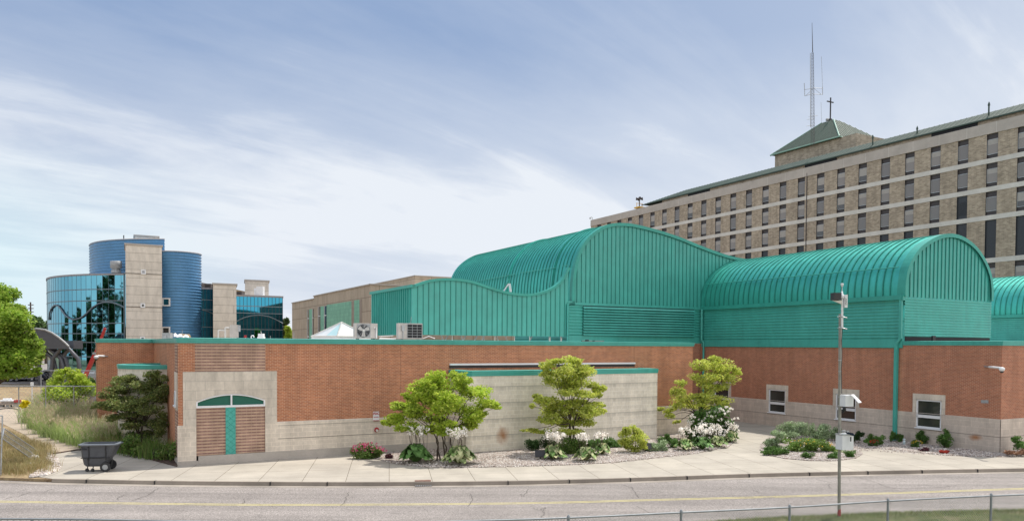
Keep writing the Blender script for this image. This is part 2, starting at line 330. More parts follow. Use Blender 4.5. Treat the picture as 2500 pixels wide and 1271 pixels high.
# ---------------- setting ----------------
RZ=-.13
kp=[(-420,1160),(75,1176),(210,1179),(400,1182.5),(600,1184.5),(900,1185.5),(1250,1182.5),(1550,1174.5),(1850,1164),(2200,1156),(2500,1150.5)]
KB=[G(x,y,RZ) for x,y in kp]; KB=[Vector((-90,KB[0].y-1.5,RZ)),Vector((-60,KB[0].y-.9,RZ)),Vector((-40,KB[0].y-.4,RZ))]+KB; d_=(KB[-1]-KB[-3]).normalized(); e_=KB[-1]; KB+=[e_+d_*k_ for k_ in (5,11,22,42)]
def offs(line,dist):
    out=[]
    for i,p in enumerate(line):
        t=(line[min(i+1,len(line)-1)]-line[max(i-1,0)]).normalized(); n=Vector((-t.y,t.x,0)); out.append(p+n*dist)
    return out
def dens(line,k=6):
    out=[]
    for i in range(len(line)-1):
        p0=line[max(i-1,0)];p1=line[i];p2=line[i+1];p3=line[min(i+2,len(line)-1)]
        for j in range(k):
            t=j/k; out.append(.5*((2*p1)+(p2-p0)*t+(2*p0-5*p1+4*p2-p3)*t*t+(3*p1-p0-3*p2+p3)*t**3))
    return out+[line[-1]]
KB=dens(KB,5); K2=offs(KB,.15)
def setz(l,z): return [Vector((p.x,p.y,z)) for p in l]
g=MB(); n=len(K2)
far=[Vector((p.x*(18 if abs(p.x)>58 else 8),900,-.02)) for p in K2]; A0=setz(K2,-.02); A1=setz(K2,-.2); fs=[Vector((p.x*(18 if abs(p.x)>58 else 8),-300,-.2)) for p in K2]
g.add(far+A0,[(i,n+i,n+i+1,i+1) for i in range(n-1)]); g.add(A0+A1,[(i,n+i,n+i+1,i+1) for i in range(n-1)]); g.add(A1+fs,[(i,n+i,n+i+1,i+1) for i in range(n-1)])
obj('ground',g,m_dirt,kind='structure')
def strip(l1,l2,mi=0,mb=None):
    mb=mb or MB(); n=len(l1); mb.add(list(l1)+list(l2),[(i,i+1,n+i+1,n+i) for i in range(n-1)],mi); return mb
ve=[G(x,y,RZ+.01) for x,y in ((1500,1290),(1750,1271),(1928,1261),(2168,1251),(2500,1243))]; d_=(ve[-1]-ve[-2]).normalized()
ve=[Vector((-90,ve[0].y-9,RZ)),Vector((-30,ve[0].y-5,RZ)),Vector((-8,ve[0].y-2.2,RZ))]+ve+[ve[-1]+d_*k_ for k_ in (5,11,22,42)]
VE=dens([Vector((p.x,p.y,RZ)) for p in ve],5)
rd=MB(); pts=setz(VE,RZ)+setz(K2,RZ)[::-1]; rd.poly(pts); obj('road',rd,m_asph,kind='structure')
gt=offs(KB,-.32); obj('gutter',strip(setz(gt,RZ+.004),setz(KB,RZ+.004)),m_gut,kind='structure')
kb=MB(); iL=next(i for i,p in enumerate(KB) if p.x>G(70,1176).x); k1=setz(KB[iL:],RZ-.02); k2=setz([a*.8+b*.2 for a,b in zip(KB[iL:],K2[iL:])],.012); k3=setz(K2[iL:],.012); k4=setz(K2[iL:],-.1)
for a,b in ((k1,k2),(k2,k3),(k3,k4)): strip(a,b,0,kb)
kb.quad(k1[0],k2[0],k3[0],k4[0]); obj('kerb',kb,m_kerb,kind='structure')
kj=MB()
for x in (208,383,668,806,1240,1390,1543,1690,1856,2020,2180,2331,2487):
    p=G(x,1180,RZ); j=min(range(len(KB)-1),key=lambda i:abs(KB[i].x-p.x)); t_=(KB[j+1]-KB[j]).normalized(); a_=math.atan2(t_.y,t_.x); c_=KB[j]+t_*((p.x-KB[j].x)/max(.1,t_.x)); kj.ob((c_.x,c_.y+.06,-.052),(.03,.17,.137),a_)
obj('kerb_joint',kj,m_dark,kind='structure')
# verge
vg=MB(); n=len(VE); vf=[Vector((p.x,-20,-.05)) for p in VE]; vm=[p+Vector((0,-1.2,.09)) for p in VE]; v0=setz(VE,RZ-.03)
v1=[Vector((p.x,p.y,RZ+.03)) for p in VE]
strip(v1,v0,0,vg); strip(vm,v1,0,vg); strip(vf,vm,0,vg); obj('verge',vg,m_lawn,kind='structure')
yl=dens([G(x,y,RZ) for x,y in ((-300,1218),(0,1223.5),(350,1228.5),(700,1231.5),(1250,1228),(1600,1219.5),(2000,1208.7),(2500,1192),(2700,1184))],5)
m_yel=ground('yellow_road_paint',[(.38,(.34,.30,.20)),(.48,(.56,.49,.22)),(.62,(.64,.57,.28))],1.5,25,.1)
for o_ in (.08,-.10): obj('centre_line',strip(setz(offs(yl,o_),RZ+.004),setz(offs(yl,o_+.065),RZ+.004)),m_yel,kind='structure')
# cracks in the asphalt
cr=MB()
def crack(pts,w=.011):
    q=[]
    for i in range(len(pts)-1):
        a,b=G(*pts[i],RZ),G(*pts[i+1],RZ)
        for j in range(6): p=a.lerp(b,j/6); q.append(p+Vector((random.uniform(-.05,.05),random.uniform(-.06,.06),0)))
    q.append(G(*pts[-1],RZ)); strip(setz(offs(q,-w),RZ+.006),setz(offs(q,w),RZ+.006),0,cr)
for c in ([(388,1190),(375,1200),(350,1212),(322,1222)],[(312,1206),(298,1209),(284,1219)],[(75,1200),(50,1209),(15,1216)],[(66,1193),(48,1198)],[(125,1194),(110,1200)],
 [(1517,1182),(1545,1190),(1556,1206),(1558,1214)],[(1556,1204),(1620,1207),(1700,1208)],[(1330,1237),(1328,1246),(1322,1262)],[(1330,1238),(1318,1245),(1300,1240)],
 [(1270,1204),(1276,1212),(1292,1192)],[(1555,1234),(1587,1252)],[(1990,1168),(2030,1178),(2060,1180)],[(2026,1180),(2022,1188),(2047,1196),(2075,1207)],[(2093,1164),(2130,1174),(2175,1190)],[(2100,1192),(2150,1190),(2200,1191),(2290,1189),(2335,1184)],[(594,1217),(597,1226),(592,1228)],[(2190,1170),(2215,1176)],[(1840,1195),(1860,1203)],[(836,1232),(842,1220),(852,1200)],[(1140,1236),(1155,1222),(1148,1205)]): crack(c)
obj('road_crack',cr,simple('crack_tar',(.09,.08,.075),.9),kind='structure')
# pavement slab, path, beds
def poly(name,px,z,m,th=.02,extra=(),label=None,kind='structure'):
    pts=[G(x,y,z) if not isinstance(x,Vector) else x for x,y in px]
    mb=MB(); mb.prism([(p.x,p.y) for p in pts],z-th,z); return obj(name,mb,m,kind=kind)
iR=[p for p in K2[iL:]]
wp=[(p.x,p.y) for p in iR]; wp+= [(75,75),(20,75)]
wp+= [tuple(W(5,40,0)[:2]),tuple(W(3.4,36.1,0)[:2])]+[tuple(G(x,y)[:2]) for x,y in ((400,1128),(340,1112),(283,1100),(190,1097),(112,1110),(140,1119),(149,1132),(140,1148),(110,1160),(95,1163))]
wk=MB(); wk.prism(wp[::-1] if False else wp,-.06,0); obj('pavement',wk,m_walk,kind='structure')
pa=[(112,1108),(195,1095),(300,1103),(310,1085),(200,1060),(120,1040),(80,1010),(160,975),(45,978),(0,990),(-150,1000),(-150,1035),(0,1030),(60,1060),(98,1088)]
poly('path',pa,-.004,m_path,.03)
poly('mulch_strip',[(112,1110),(190,1098),(283,1101),(283,1099.6),(190,1095),(112,1107)],.01,m_mulch,.03)
def bed(name,px,z,m): return poly(name,px,z,m,.05)
bed('mulch_bed',[(283,1101),(340,1113),(432,1137),(470,1080),(440,1000),(300,950),(170,950),(60,985),(60,1015),(80,1045),(125,1066),(190,1086),(250,1096)],.03,m_mulch)
gb=[(858,1112),(900,1116),(935,1124),(975,1133),(1040,1139),(1120,1141),(1250,1138),(1400,1134),(1500,1128.5),(1600,1117),(1700,1106),(1780,1090),(1800,1070),(1798,1045),(1785,1022)]
gm=MB(); gm.prism([tuple(G(x,y)[:2]) for x,y in gb]+[tuple(W(33.5,38,0)[:2]),tuple(W(13,36.2,0)[:2])],-.02,.035); obj('gravel_bed',gm,m_grav,kind='structure')
gb=[(1855,1098),(1875,1110),(1915,1119),(1975,1124),(2040,1124.5),(2090,1118),(2106,1108),(2100,1098),(2092,1093),(2150,1095),(2215,1102),(2300,1110),(2380,1114),(2440,1115),(2500,1112),(2560,1108)]
gm=MB(); gm.prism([tuple(G(x,y)[:2]) for x,y in gb]+[tuple(W(47,22.6,0)[:2]),tuple(W(40.4,22.6,0)[:2]),tuple(W(40.4,33.3,0)[:2])]+[tuple(G(x,y)[:2]) for x,y in ((1905,1052),(1872,1070),(1856,1086))],-.02,.035); obj('gravel_bed',gm,m_grav,kind='structure')
bed('river_stones',[(70,1164),(110,1160),(140,1148),(149,1132),(140,1119),(115,1103),(100,1105),(118,1125),(112,1140),(90,1150)],.02,m_rock)
pk=MB(); pk.prism([tuple(G(x,y)[:2]) for x,y in ((-300,935),(235,938),(420,938),(420,880),(-300,880))],-.01,.01); obj('car_park',pk,m_asph,kind='structure')
# loose stones on the beds
def stones(name,px_poly,nst,r0,r1,m,z=.035):
    pts=[G(x,y,z) for x,y in px_poly]; xs=[p.x for p in pts]; ys=[p.y for p in pts]; mb=MB(); k=0
    def inside(x,y):
        c=False; j=len(pts)-1
        for i in range(len(pts)):
            if (pts[i].y>y)!=(pts[j].y>y) and x<(pts[j].x-pts[i].x)*(y-pts[i].y)/(pts[j].y-pts[i].y)+pts[i].x: c=not c
            j=i
        return c
    while k<nst:
        x,y=random.uniform(min(xs),max(xs)),random.uniform(min(ys),max(ys))
        if not inside(x,y): continue
        k+=1; r=random.uniform(r0,r1); a=random.random()*6.28; e=random.uniform(.6,1)
        ring=[(math.cos(a+q*1.047)*r*(.85+.3*random.random()),math.sin(a+q*1.047)*r*e*(.85+.3*random.random())) for q in range(6)]
        vs=[(x+p,y+q,z-.01) for p,q in ring]+[(x+p*.6,y+q*.6,z+r*.55) for p,q in ring]
        mb.add(vs,[(i,(i+1)%6,6+(i+1)%6,6+i) for i in range(6)]+[(6,7,8,9,10,11)])
    return obj(name,mb,m,kind='stuff',label=None)
m_st=leafm('loose_stone',[(.55,.48,.43),(.35,.28,.24),(.72,.68,.64),(.45,.38,.33)],0,1,.85)
o=stones('gravel_stones',[(935,1125),(1040,1139),(1250,1138),(1500,1128),(1700,1106),(1780,1088),(1700,1080),(1600,1095),(1300,1108),(1150,1112)],4200,.02,.05,m_st); setmeta(o,'loose pinkish gravel stones spread over the long planting bed','gravel')
o=stones('gravel_stones',[(1858,1098),(1915,1119),(2040,1124),(2100,1112),(2100,1098),(2300,1110),(2430,1112),(2420,1100),(2200,1075),(2080,1060),(1920,1060)],3600,.02,.05,m_st); setmeta(o,'loose gravel stones in the bed below the windows of the right wing','gravel')
o=stones('river_stones_loose',[(72,1162),(110,1159),(140,1147),(147,1132),(138,1118),(116,1104),(104,1106),(122,1125),(114,1140),(90,1150)],420,.05,.11,m_st,.02); o.name='loose_river_stones'; setmeta(o,'rounded grey river stones beside the pavement corner at far left','stones')
# ================= buildings =================
def rectb(mb,b,a0,a1,z0,z1,mi=0): mb.quad(W(a0,b,z0),W(a1,b,z0),W(a1,b,z1),W(a0,b,z1),mi)      # faces -b
def recta(mb,a,b0,b1,z0,z1,mi=0): mb.quad(W(a,b1,z0),W(a,b0,z0),W(a,b0,z1),W(a,b1,z1),mi)      # faces -a
def wallb(mb,b,As,Zs,fn,mi=0):
    for i in range(len(As)-1):
        for j in range(len(Zs)-1):
            if fn(.5*(As[i]+As[i+1]),.5*(Zs[j]+Zs[j+1])): rectb(mb,b,As[i],As[i+1],Zs[j],Zs[j+1],mi)
def walla(mb,a,Bs,Zs,fn,mi=0):
    for i in range(len(Bs)-1):
        for j in range(len(Zs)-1):
            if fn(.5*(Bs[i]+Bs[i+1]),.5*(Zs[j]+Zs[j+1])): recta(mb,a,Bs[i],Bs[i+1],Zs[j],Zs[j+1],mi)
def inr(x,z,r): return r[0]<x<r[1] and r[2]<z<r[3]
BF,AL,AR,BB,BM,BV=36.0,3.31,40.05,22.26,44.0,27.63
ZB,ZC,AE,BW=1.68,5.26,32.12,50.4
rust1=G(1222,1062,0); 
m_block=blockmat('grey_stone_block',ST,band=0.0,stain=.22)
pr=W(*PB(1222,1060,34.2)[:1],34.2,PB(1222,1060,34.2)[1])
m_bay=blockmat('bay_stone_block',(.80,.735,.625),.42,.2,.8,.16,rust=[(pr,.62,.75)],cm=(.88,.84,.76))
pr2=W(AR,PA(2383,1067,AR)[0],PA(2383,1067,AR)[1])
m_block2=blockmat('base_stone_block',(.58,.50,.43),.6,.3,0.0,.2,rust=[(pr2,-.65,.3)])
m_smooth=blockmat('smooth_cast_stone',(.68,.61,.52),.8,.4,0,.25,cm=(.5,.45,.39))
# ---- front brick wing ----
root=thing('brick_wing',W(AL,BF,0),'long low red brick wing with teal coping, grey stone base and one arched window','building')
bm_=MB(); As=[AL,3.5,3.99,6.95,7.45,AE]; Zs=[0,ZB,4.02,ZC]
SP=(3.5,7.45,-1,4.02); STR=(3.99,6.95,4.02,9)
wallb(bm_,BF,As,Zs,lambda a,z:z>ZB and not inr(a,z,SP) and not inr(a,z,STR))
rb=PA(420,836,AL)[0]; rb2=PA(413,836,AL)[0]
sw=[BF,PA(428.5,900,AL)[0],rb,rb2,BW]
walla(bm_,AL,[BF,36.12,37.4,BW],[0,.3,4.0,ZC],lambda b,z:b<36.12 or b>37.4)
rectb(bm_,BW,.36,AL,0,ZC); recta(bm_,.36,BW,62,0,ZC)
bm_.quad(W(AE,60,0),W(AE,BF,0),W(AE,BF,ZC),W(AE,60,ZC)) 
bm_.quad(W(AE,BF,0),W(AE,BM,0),W(AE,BM,ZC),W(AE,BF,ZC)); rectb(bm_,62,.36,AE,0,ZC)
obj('brick_wall',bm_,m_brick,root)
sb=MB(); wallb(sb,BF-.03,[AL-.03,4.03,6.93,AE],[0.0,ZB],lambda a,z:a<4.03 or a>6.93)
rectb(sb,BF-.03,AL-.03,4.03,0,ZB)if False else None
sb.quad(W(6.93,BF-.03,ZB),W(AE,BF-.03,ZB),W(AE,BF,ZB+.03),W(6.93,BF,ZB+.03)); sb.quad(W(AL-.03,BF-.03,ZB),W(4.03,BF-.03,ZB),W(4.03,BF,ZB+.03),W(AL-.03,BF,ZB+.03))
sb.quad(W(AL-.03,BF+.12,0),W(AL-.03,BF-.03,0),W(AL-.03,BF-.03,ZB),W(AL-.03,BF+.12,ZB))
obj('stone_base',sb,m_block,root)
pl=MB(); pl.box(AL-.06,4.1,BF-.09,BF-.03,0,.16); pl.box(4.1,16.0,BF-.10,BF-.033,0,.36)
for a in (8.0,10.6,13.2): pl.box(a,a+.02,BF-.102,BF-.1,0,.36)
obj('concrete_plinth',pl,m_fdn,root)
m_cj=simple('sealant_joint',(.16,.09,.06),.9)
for a in (PB(978,900,BF)[0],PB(1548,860,BF)[0]): cj=MB(); cj.box(a,a+.015,BF-.004,BF-.001,ZB+.05,ZC); obj('control_joint',cj,m_cj,root)
# band line in the base, coloured as a dark mortar joint
bl=MB(); bl.box(7.5,AE,BF-.036,BF-.03,.92,.945); bl.box(7.5,AE,BF-.036,BF-.03,1.52,1.535); obj('joint_line',bl,simple('mortar_joint',(.2,.18,.155),.9),root)
fr=MB(); a0,a1,zs,zt=4.03,6.93,2.72,3.03
def arc(a): t=(a-a0)/(a1-a0)*2-1; return zs+(zt-zs)*math.sqrt(max(0,1-abs(t)**2.3)) if False else zs+(zt-zs)*(1-t*t)
for A_,B_,z0,z1 in ((3.5,4.03,ZB,4.02),(6.93,7.45,ZB,4.02)): rectb(fr,BF-.03,A_,B_,z0,z1)
k=14
for i in range(k):
    p,q=a0+(a1-a0)*i/k,a0+(a1-a0)*(i+1)/k
    fr.quad(W(p,BF-.03,arc(p)),W(q,BF-.03,arc(q)),W(q,BF-.03,4.02),W(p,BF-.03,4.02)); fr.quad(W(p,BF+.1,arc(p)),W(q,BF+.1,arc(q)),W(q,BF-.03,arc(q)),W(p,BF-.03,arc(p)))
fr.quad(W(3.5,BF-.03,4.02),W(7.45,BF-.03,4.02),W(7.45,BF,4.02),W(3.5,BF,4.02)); fr.quad(W(3.5,BF,ZB),W(3.5,BF-.03,ZB),W(3.5,BF-.03,4.02),W(3.5,BF,4.02)); fr.quad(W(7.45,BF-.03,ZB),W(7.45,BF,ZB),W(7.45,BF,4.02),W(7.45,BF-.03,4.02))
fr.box(5.34,5.62,BF-.045,BF-.03,3.06,3.36)
obj('stone_surround',fr,m_smooth,root)
st=MB(); rectb(st,BF-.004,3.99,6.95,4.02,ZC); obj('striped_brick_panel',st,m_stripe,root)
for p_,q_ in ((4.03,5.24),(5.66,6.93)): st=MB(); st.box(p_,q_,BF+.01,BF+.06,.36,2.44); obj('striped_brick_panel',st,m_stripe,root)
wn=MB(); k=20; 
top=[W(a0+(a1-a0)*i/k,BF,arc(a0+(a1-a0)*i/k)-.035) for i in range(k+1)]
wn.tube(top,.035,6); wn.box(a0,a1,BF-.05,BF+.03,2.44,2.53); wn.box(a0,a0+.06,BF-.03,BF+.03,2.5,2.72); wn.box(a1-.06,a1,BF-.03,BF+.03,2.5,2.72); wn.box(5.45,5.52,BF-.03,BF+.03,2.53,3.0)
wf=obj('arched_window',wn,m_wht,root)
gl=MB(); gl.poly([W(a0,BF+.05,2.5),W(a1,BF+.05,2.5)]+[W(a1-(a1-a0)*i/k,BF+.05,arc(a1-(a1-a0)*i/k)) for i in range(k+1)]); obj('pane',gl,m_wingreen,wf)
dp=MB(); dp.box(5.24,5.66,BF-.02,BF+.015,.38,2.44)
for z in np.arange(.2,2.7,.26):
    for s in (1,-1):
        c0,c1=(5.24,5.66) if s>0 else (5.66,5.24); za,zb_=z,z+.36
        p0,p1=W(c0,BF-.022,za),W(c1,BF-.022,zb_)
        if za<.38: t=(.38-za)/.36; p0=p0.lerp(p1,t)
        if zb_>2.44: t=(2.44-p0.z)/(zb_-p0.z); p1=p0.lerp(p1,max(0,t))
        if p1.z>p0.z+.02: dp.tube([p0,p1],.007,4,1)
dp.box(5.22,5.68,BF-.05,BF-.02,.345,.38)
obj('diamond_panel',dp,[m_green,m_greend],root)
# return wall striped pier with small arched window
for p_,q_ in ((4.0,ZC),(.3,2.35)): rs=MB(); recta(rs,AL-.004,36.12,37.4,p_,q_); obj('striped_brick_panel',rs,m_stripe,root)
rs=MB(); recta(rs,AL-.03,36.12,37.4,2.35,4.0); rs.quad(W(AL-.03,36.12,2.35),W(AL,36.12,2.35),W(AL,36.12,4),W(AL-.03,36.12,4)); recta(rs,AL-.03,36.12,37.4,0,.3); obj('stone_surround',rs,m_smooth,root)
rw=MB(); rw.poly([W(AL-.04,36.5,2.55),W(AL-.04,37.05,2.55)][::-1]+[W(AL-.04,36.775-.275*math.cos(q),2.85+.3*math.sin(q)) for q in np.linspace(0,math.pi,9)]); rw2=MB()
rw2.tube([W(AL-.05,36.5,2.55)]+[W(AL-.05,36.775-.275*math.cos(q),2.85+.3*math.sin(q)) for q in np.linspace(0,math.pi,9)]+[W(AL-.05,37.05,2.55),W(AL-.05,36.5,2.55)],.03,5); rw2.box(AL-.12,AL-.04,36.4,37.1,2.47,2.54)
w_=obj('side_window',rw2,m_wht,root); obj('pane',rw,m_wingreen,w_)
# coping
def coping(mb,pts,z0,z1,w=.10):
    # pts in (a,b), outward side is on the right of travel
    n=len(pts); P=[Vector(p) for p in pts]; out=[]
    for i,p in enumerate(P):
        def nr(a,b): t=(b-a).normalized(); return Vector((t.y,-t.x))
        ns=[]
        if i>0: ns.append(nr(P[i-1],p))
        if i<n-1: ns.append(nr(p,P[i+1]))
        m=sum(ns,Vector((0,0))); m=m/max(m.length_squared,1e-6)*(1 if len(ns)==1 else 2) if len(ns)==1 else m.normalized()/max(.3,m.normalized().dot(ns[0]))
        out.append(m)
    h=z1-z0; prof=[(0.001,z0),(w*.55,z0),(w*.55,z0+h*.42),(w*.8,z0+h*.45),(w*.8,z0+h*.9),(w,z0+h*.92),(w,z1),(-.35,z1+.02),(-.35,z0)]
    vs=[W(p.x+o.x*q,p.y+o.y*q,z) for p,o in zip(P,out) for q,z in prof]; k=len(prof)
    mb.add(vs,[(i*k+j,(i+1)*k+j,(i+1)*k+(j+1)%k,i*k+(j+1)%k) for i in range(n-1) for j in range(k)])
    mb.add(vs[:k],[tuple(range(k))]); mb.add(vs[-k:],[tuple(range(k-1,-1,-1))])
cp=MB(); coping(cp,[(.36,BW+8),(.36,BW),(AL,BW),(AL,BF),(AE,BF),(AE,BM)],ZC,ZC+.215); obj('coping',cp,m_green,root)
rf=MB(); rf.poly([W(*p,ZC-.1) for p in ((AL,BF),(AE,BF),(AE,62),(.36,62),(.36,BW),(AL,BW))]); obj('flat_roof',rf,m_roof,root)
# bay with flat front
bp=[(16.0,35.97),(16.0,34.4),(16.06,34.05),(16.25,33.89),(19,33.98),(22,34.12),(25,34.33),(28.29,34.62),(28.29,35.97)]
by=MB(); zt=3.74
for i in range(len(bp)-1): p,q=bp[i],bp[i+1]; by.quad(W(*p,0),W(*q,0),W(*q,zt),W(*p,zt))
obj('stone_bay_wall',by,m_bay,root)
bc=MB(); coping(bc,bp,zt,zt+.25,.05); obj('bay_coping',bc,m_green,root)
br_=MB(); br_.poly([W(*p,zt+.12) for p in bp]); obj('bay_roof',br_,m_rgrav,root)
fl=MB(); fl.box(16.0,27.7,BF-.12,BF-.004,4.22,4.31); fl.box(16.0,27.7,BF-.06,BF-.004,4.08,4.2,1); obj('wall_flashing',fl,[m_wht,m_blk],root)
# round bay on the return wall
rbp=[]; cx,cy,rr=AL+.2,PA(408,885,AL)[0]+2.3*.95,2.3
for i in range(17): q=R_(-90-180*i/16); rbp.append((cx+rr*math.cos(q),cy+rr*.95*math.sin(q)))
rbp=rbp[::-1]
ry=MB(); zt2=3.98
for i in range(16): p,q=rbp[i],rbp[i+1]; ry.quad(W(*p,0),W(*q,0),W(*q,zt2),W(*p,zt2))
obj('round_bay_wall',ry,m_bay,root); bc=MB(); coping(bc,rbp,zt2,zt2+.19,.05); obj('round_bay_coping',bc,m_green,root)
br_=MB(); br_.poly([W(*p,zt2+.1) for p in rbp]); obj('round_bay_roof',br_,m_rgrav,root)
# ---- ribbed metal helpers ----
def crom(pts,k=5):
    P=[Vector((p[0],p[1],0)) for p in pts]; return [(v.x,v.y) for v in dens(P,k)]
def corr(mb,kind,c,s0,s1,z0,z1,per=.18,dep=.045,mi=0,nseg=8):
    n=max(1,int(round((z1-z0)/per))); prof=[]
    for i in range(n*nseg+1):
        t=i/nseg%1; z=z0+(z1-z0)*i/(n*nseg); prof.append((dep*(1-abs(math.cos(math.pi*t))**5),z))
    A=lambda s,o,z: W(s,c-o,z) if kind=='b' else W(c-o,s,z)
    vs=[A(s,o,z) for s in (s0,s1) for o,z in prof]; k=len(prof)
    mb.add(vs,[(j,k+j,k+j+1,j+1) if kind=='b' else (k+j,j,j+1,k+j+1) for j in range(k-1)],mi,True)
    return mb
def gable(mb,prof,zb,b,thick=.02): # prof (a,z) left to right
    pts=[W(prof[0][0],b,zb)]+[W(prof[-1][0],b,zb)]+[W(a,b,z) for a,z in prof[::-1]]; mb.poly(pts)
def zat(prof,a):
    m=None
    for i in range(len(prof)-1):
        (x0,z0),(x1,z1)=prof[i],prof[i+1]
        if min(x0,x1)<=a<=max(x0,x1) and abs(x1-x0)>1e-6:
            z=z0+(z1-z0)*(a-x0)/(x1-x0); m=z if m is None else max(m,z)
    return m
def ribsb(mb,prof,zb,b,sp,start,end,h=.04,w=.018,zoff=.02):
    a=start
    while a<end:
        z=zat(prof,a)
        if z and z-zoff>zb: mb.box(a-w,a+w,b-h,b-.001,zb,z-zoff,1)
        a+=sp
def barrel(mb,prof,b0,b1,mi=0):
    k=len(prof); vs=[W(a,b,z) for b in (b0,b1) for a,z in prof]; mb.add(vs,[(k+j,j,j+1,k+j+1) for j in range(k-1)],mi,True)
def off2(prof,d):
    out=[]
    for i,p in enumerate(prof):
        q0,q1=Vector(prof[max(i-1,0)]),Vector(prof[min(i+1,len(prof)-1)]); t=(q1-q0).normalized(); out.append((p[0]-t.y*d,p[1]+t.x*d))
    return out
def hoop(mb,prof,b,w,h,mi=0,base=-.02):
    o=off2(prof,h); i_=off2(prof,base); k=len(prof)
    vs=[W(a,bb,z) for bb in (b,b+w) for pr_ in (i_,o) for a,z in pr_]
    f=[]
    for j in range(k-1):
        f+=[(k+j+1,k+j,j,j+1),(2*k+k+j,2*k+k+j+1,2*k+j+1,2*k+j),(3*k+j,k+j,k+j+1,3*k+j+1)]
    mb.add(vs,f,mi)
# ---- central vaulted hall ----
gp=crom([(28.58,8.13),(28.6,9.4),(28.79,10.7),(29.19,11.75),(29.8,12.55),(30.74,13.25),(31.6,13.6),(32.5,13.74),(33.5,13.76),(34.75,13.64),(36.33,13.42),(37.95,13.11),(39.63,12.70),(41.35,12.33),(43.12,12.04),(45.2,11.9)],4)
hall=thing('vaulted_hall',W(28.58,BM,ZC),'tall central hall of teal ribbed metal with a sweeping curved gable and long barrel roof','building')
gb_=MB(); gable(gb_,gp,8.13,BM); ribsb(gb_,gp,8.16,BM,.355,28.95,44.6); obj('curved_gable',gb_,[m_green,m_seam],hall)
hp=MB(); hoop(hp,gp,BM-.12,.34,.06,base=-.16); obj('gable_trim',hp,m_greend,hall)
ba=MB(); barrel(ba,gp,BM+.1,64.9)
ends=[W(gp[0][0],64.9,8.13),W(gp[-1][0],64.9,8.13)]+[W(a,64.9,z) for a,z in gp[::-1]]; ba.poly(ends[::-1])
b=BM+.6
while b<64.8: hoop(ba,gp,b,.04,.045,1); b+=.46
for b in (46.6,53.3): hoop(ba,gp,b,.16,.09)
obj('barrel_roof',ba,[m_greenr,m_rib],hall)
sg=MB()
def guard(x0,y0,x1,y1,a,off=.1):
    p,q=PA(x0,y0,a),PA(x1,y1,a); sg.tube([W(a-off,p[0],p[1]),W(a-off,q[0],q[1])],.03,5)
guard(1160,688,1262,669,28.7); guard(1274,666,1360,653.5,28.7); guard(1376,650,1391,647,28.7); obj('snow_guard',sg,m_greend,hall)
lw=MB(); corr(lw,'b',BM,28.3,40.02,5.95,8.02,.20,.07); corr(lw,'a',28.6,BM,52,5.2,8.02,.24,.07); lw.box(28.3,40.03,BM-.12,BM+.1,8.0,8.16); lw.box(28.2,28.75,BM-.12,60,8.0,8.25)
obj('ribbed_siding',lw,m_green,hall)
a_l0,a_l1=PB(1421,800,BM)[0],PB(1692,800,BM)[0]
lv=MB(); n=11
for i in range(n):
    z=5.98+i*(2.0/n); P=[W(a_l0,BM-.2,z),W(a_l1,BM-.2,z),W(a_l1,BM-.13,z+.115),W(a_l0,BM-.13,z+.115)]; lv.quad(*P); lv.quad(*[p+UB*.012-Vector((0,0,.012)) for p in P][::-1])
    lv.tube([W(a_l0,BM-.2,z),W(a_l1,BM-.2,z)],.025,6)
obj('louvre_bank',lv,m_green,hall)
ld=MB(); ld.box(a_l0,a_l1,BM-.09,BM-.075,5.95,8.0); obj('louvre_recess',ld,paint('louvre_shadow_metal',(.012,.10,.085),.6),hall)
bf=MB(); bf.box(28.3,40.03,BM-.06,BM+.2,ZC+.22,5.95); obj('base_panel',bf,m_green,hall)
bw=MB(); rectb(bw,BM,AE,AR,0,ZC+.2); obj('brick_wall',bw,m_brick2,hall); bw=MB(); rectb(bw,BM-.03,AE,AR,0,ZB); obj('stone_base',bw,m_block2,hall)
dn=MB(); dn.tube([W(28.12,BM-.18,8.05),W(28.12,BM-.18,5.6),W(27.9,BM-.3,5.42)],.07,8); obj('downspout',dn,m_green,hall)
# ---- wavy screen ----
wv=crom([(17.06,8.79),(18.06,9.15),(18.8,9.28),(19.56,9.33),(20.32,9.32),(21.11,9.22),(21.89,9.03),(22.71,8.82),(23.52,8.66),(24.35,8.58),(25.19,8.59),(26.05,8.73),(26.91,9.06),(27.62,9.58),(28.2,10.5)],4)
ws=thing('wavy_metal_screen',W(17.06,BM,5.0),'teal standing-seam screen wall with a wavy top edge raised on white steel legs','rooftop screen')
s_=MB(); bs=BM-.08; s_.poly([W(17.06,bs,5.85),W(28.2,bs,5.85)]+[W(a,bs,z) for a,z in wv[::-1]]); ribsb(s_,wv,5.87,bs,.362,17.42,28.1,.035,.02,.12)
obj('front_panel',s_,[m_green,m_seam],ws)
s_=MB(); s_.poly([W(17.06,51.6,5.85),W(17.06,bs,5.85),W(17.06,bs,8.79),W(17.06,51.6,8.79)]); b=bs+.3
while b<51.5: s_.box(16.99,17.055,b-.03,b+.03,5.86,8.7); b+=.37
obj('side_panel',s_,m_green,ws)
s_=MB(); hoop(s_,wv,bs-.1,.35,.03,base=-.13); s_.box(16.94,17.2,bs-.1,51.65,8.68,8.86); obj('top_trim',s_,m_greend,ws)
s_=MB(); s_.box(17.1,28,bs+.02,bs+.16,5.86,6.0); obj('bottom_rail',s_,m_greend,ws)
for px in (1078,1088,1104,1122,1136,1150,1168,1189,1208,1222,1244,1256,1285,1293,1342,1370):
    a=PB(px,822,bs+.3)[0]; l=MB(); sl_=random.choice((0,0,.35,-.35,.5)) if px<1340 else 0
    l.tube([W(a,bs+.3,5.16),W(a+sl_,bs+.3,5.95)],.035 if px<1340 else .07,6); obj('leg',l,m_grey if px<1340 and abs(sl_)>0 else m_steel,ws)
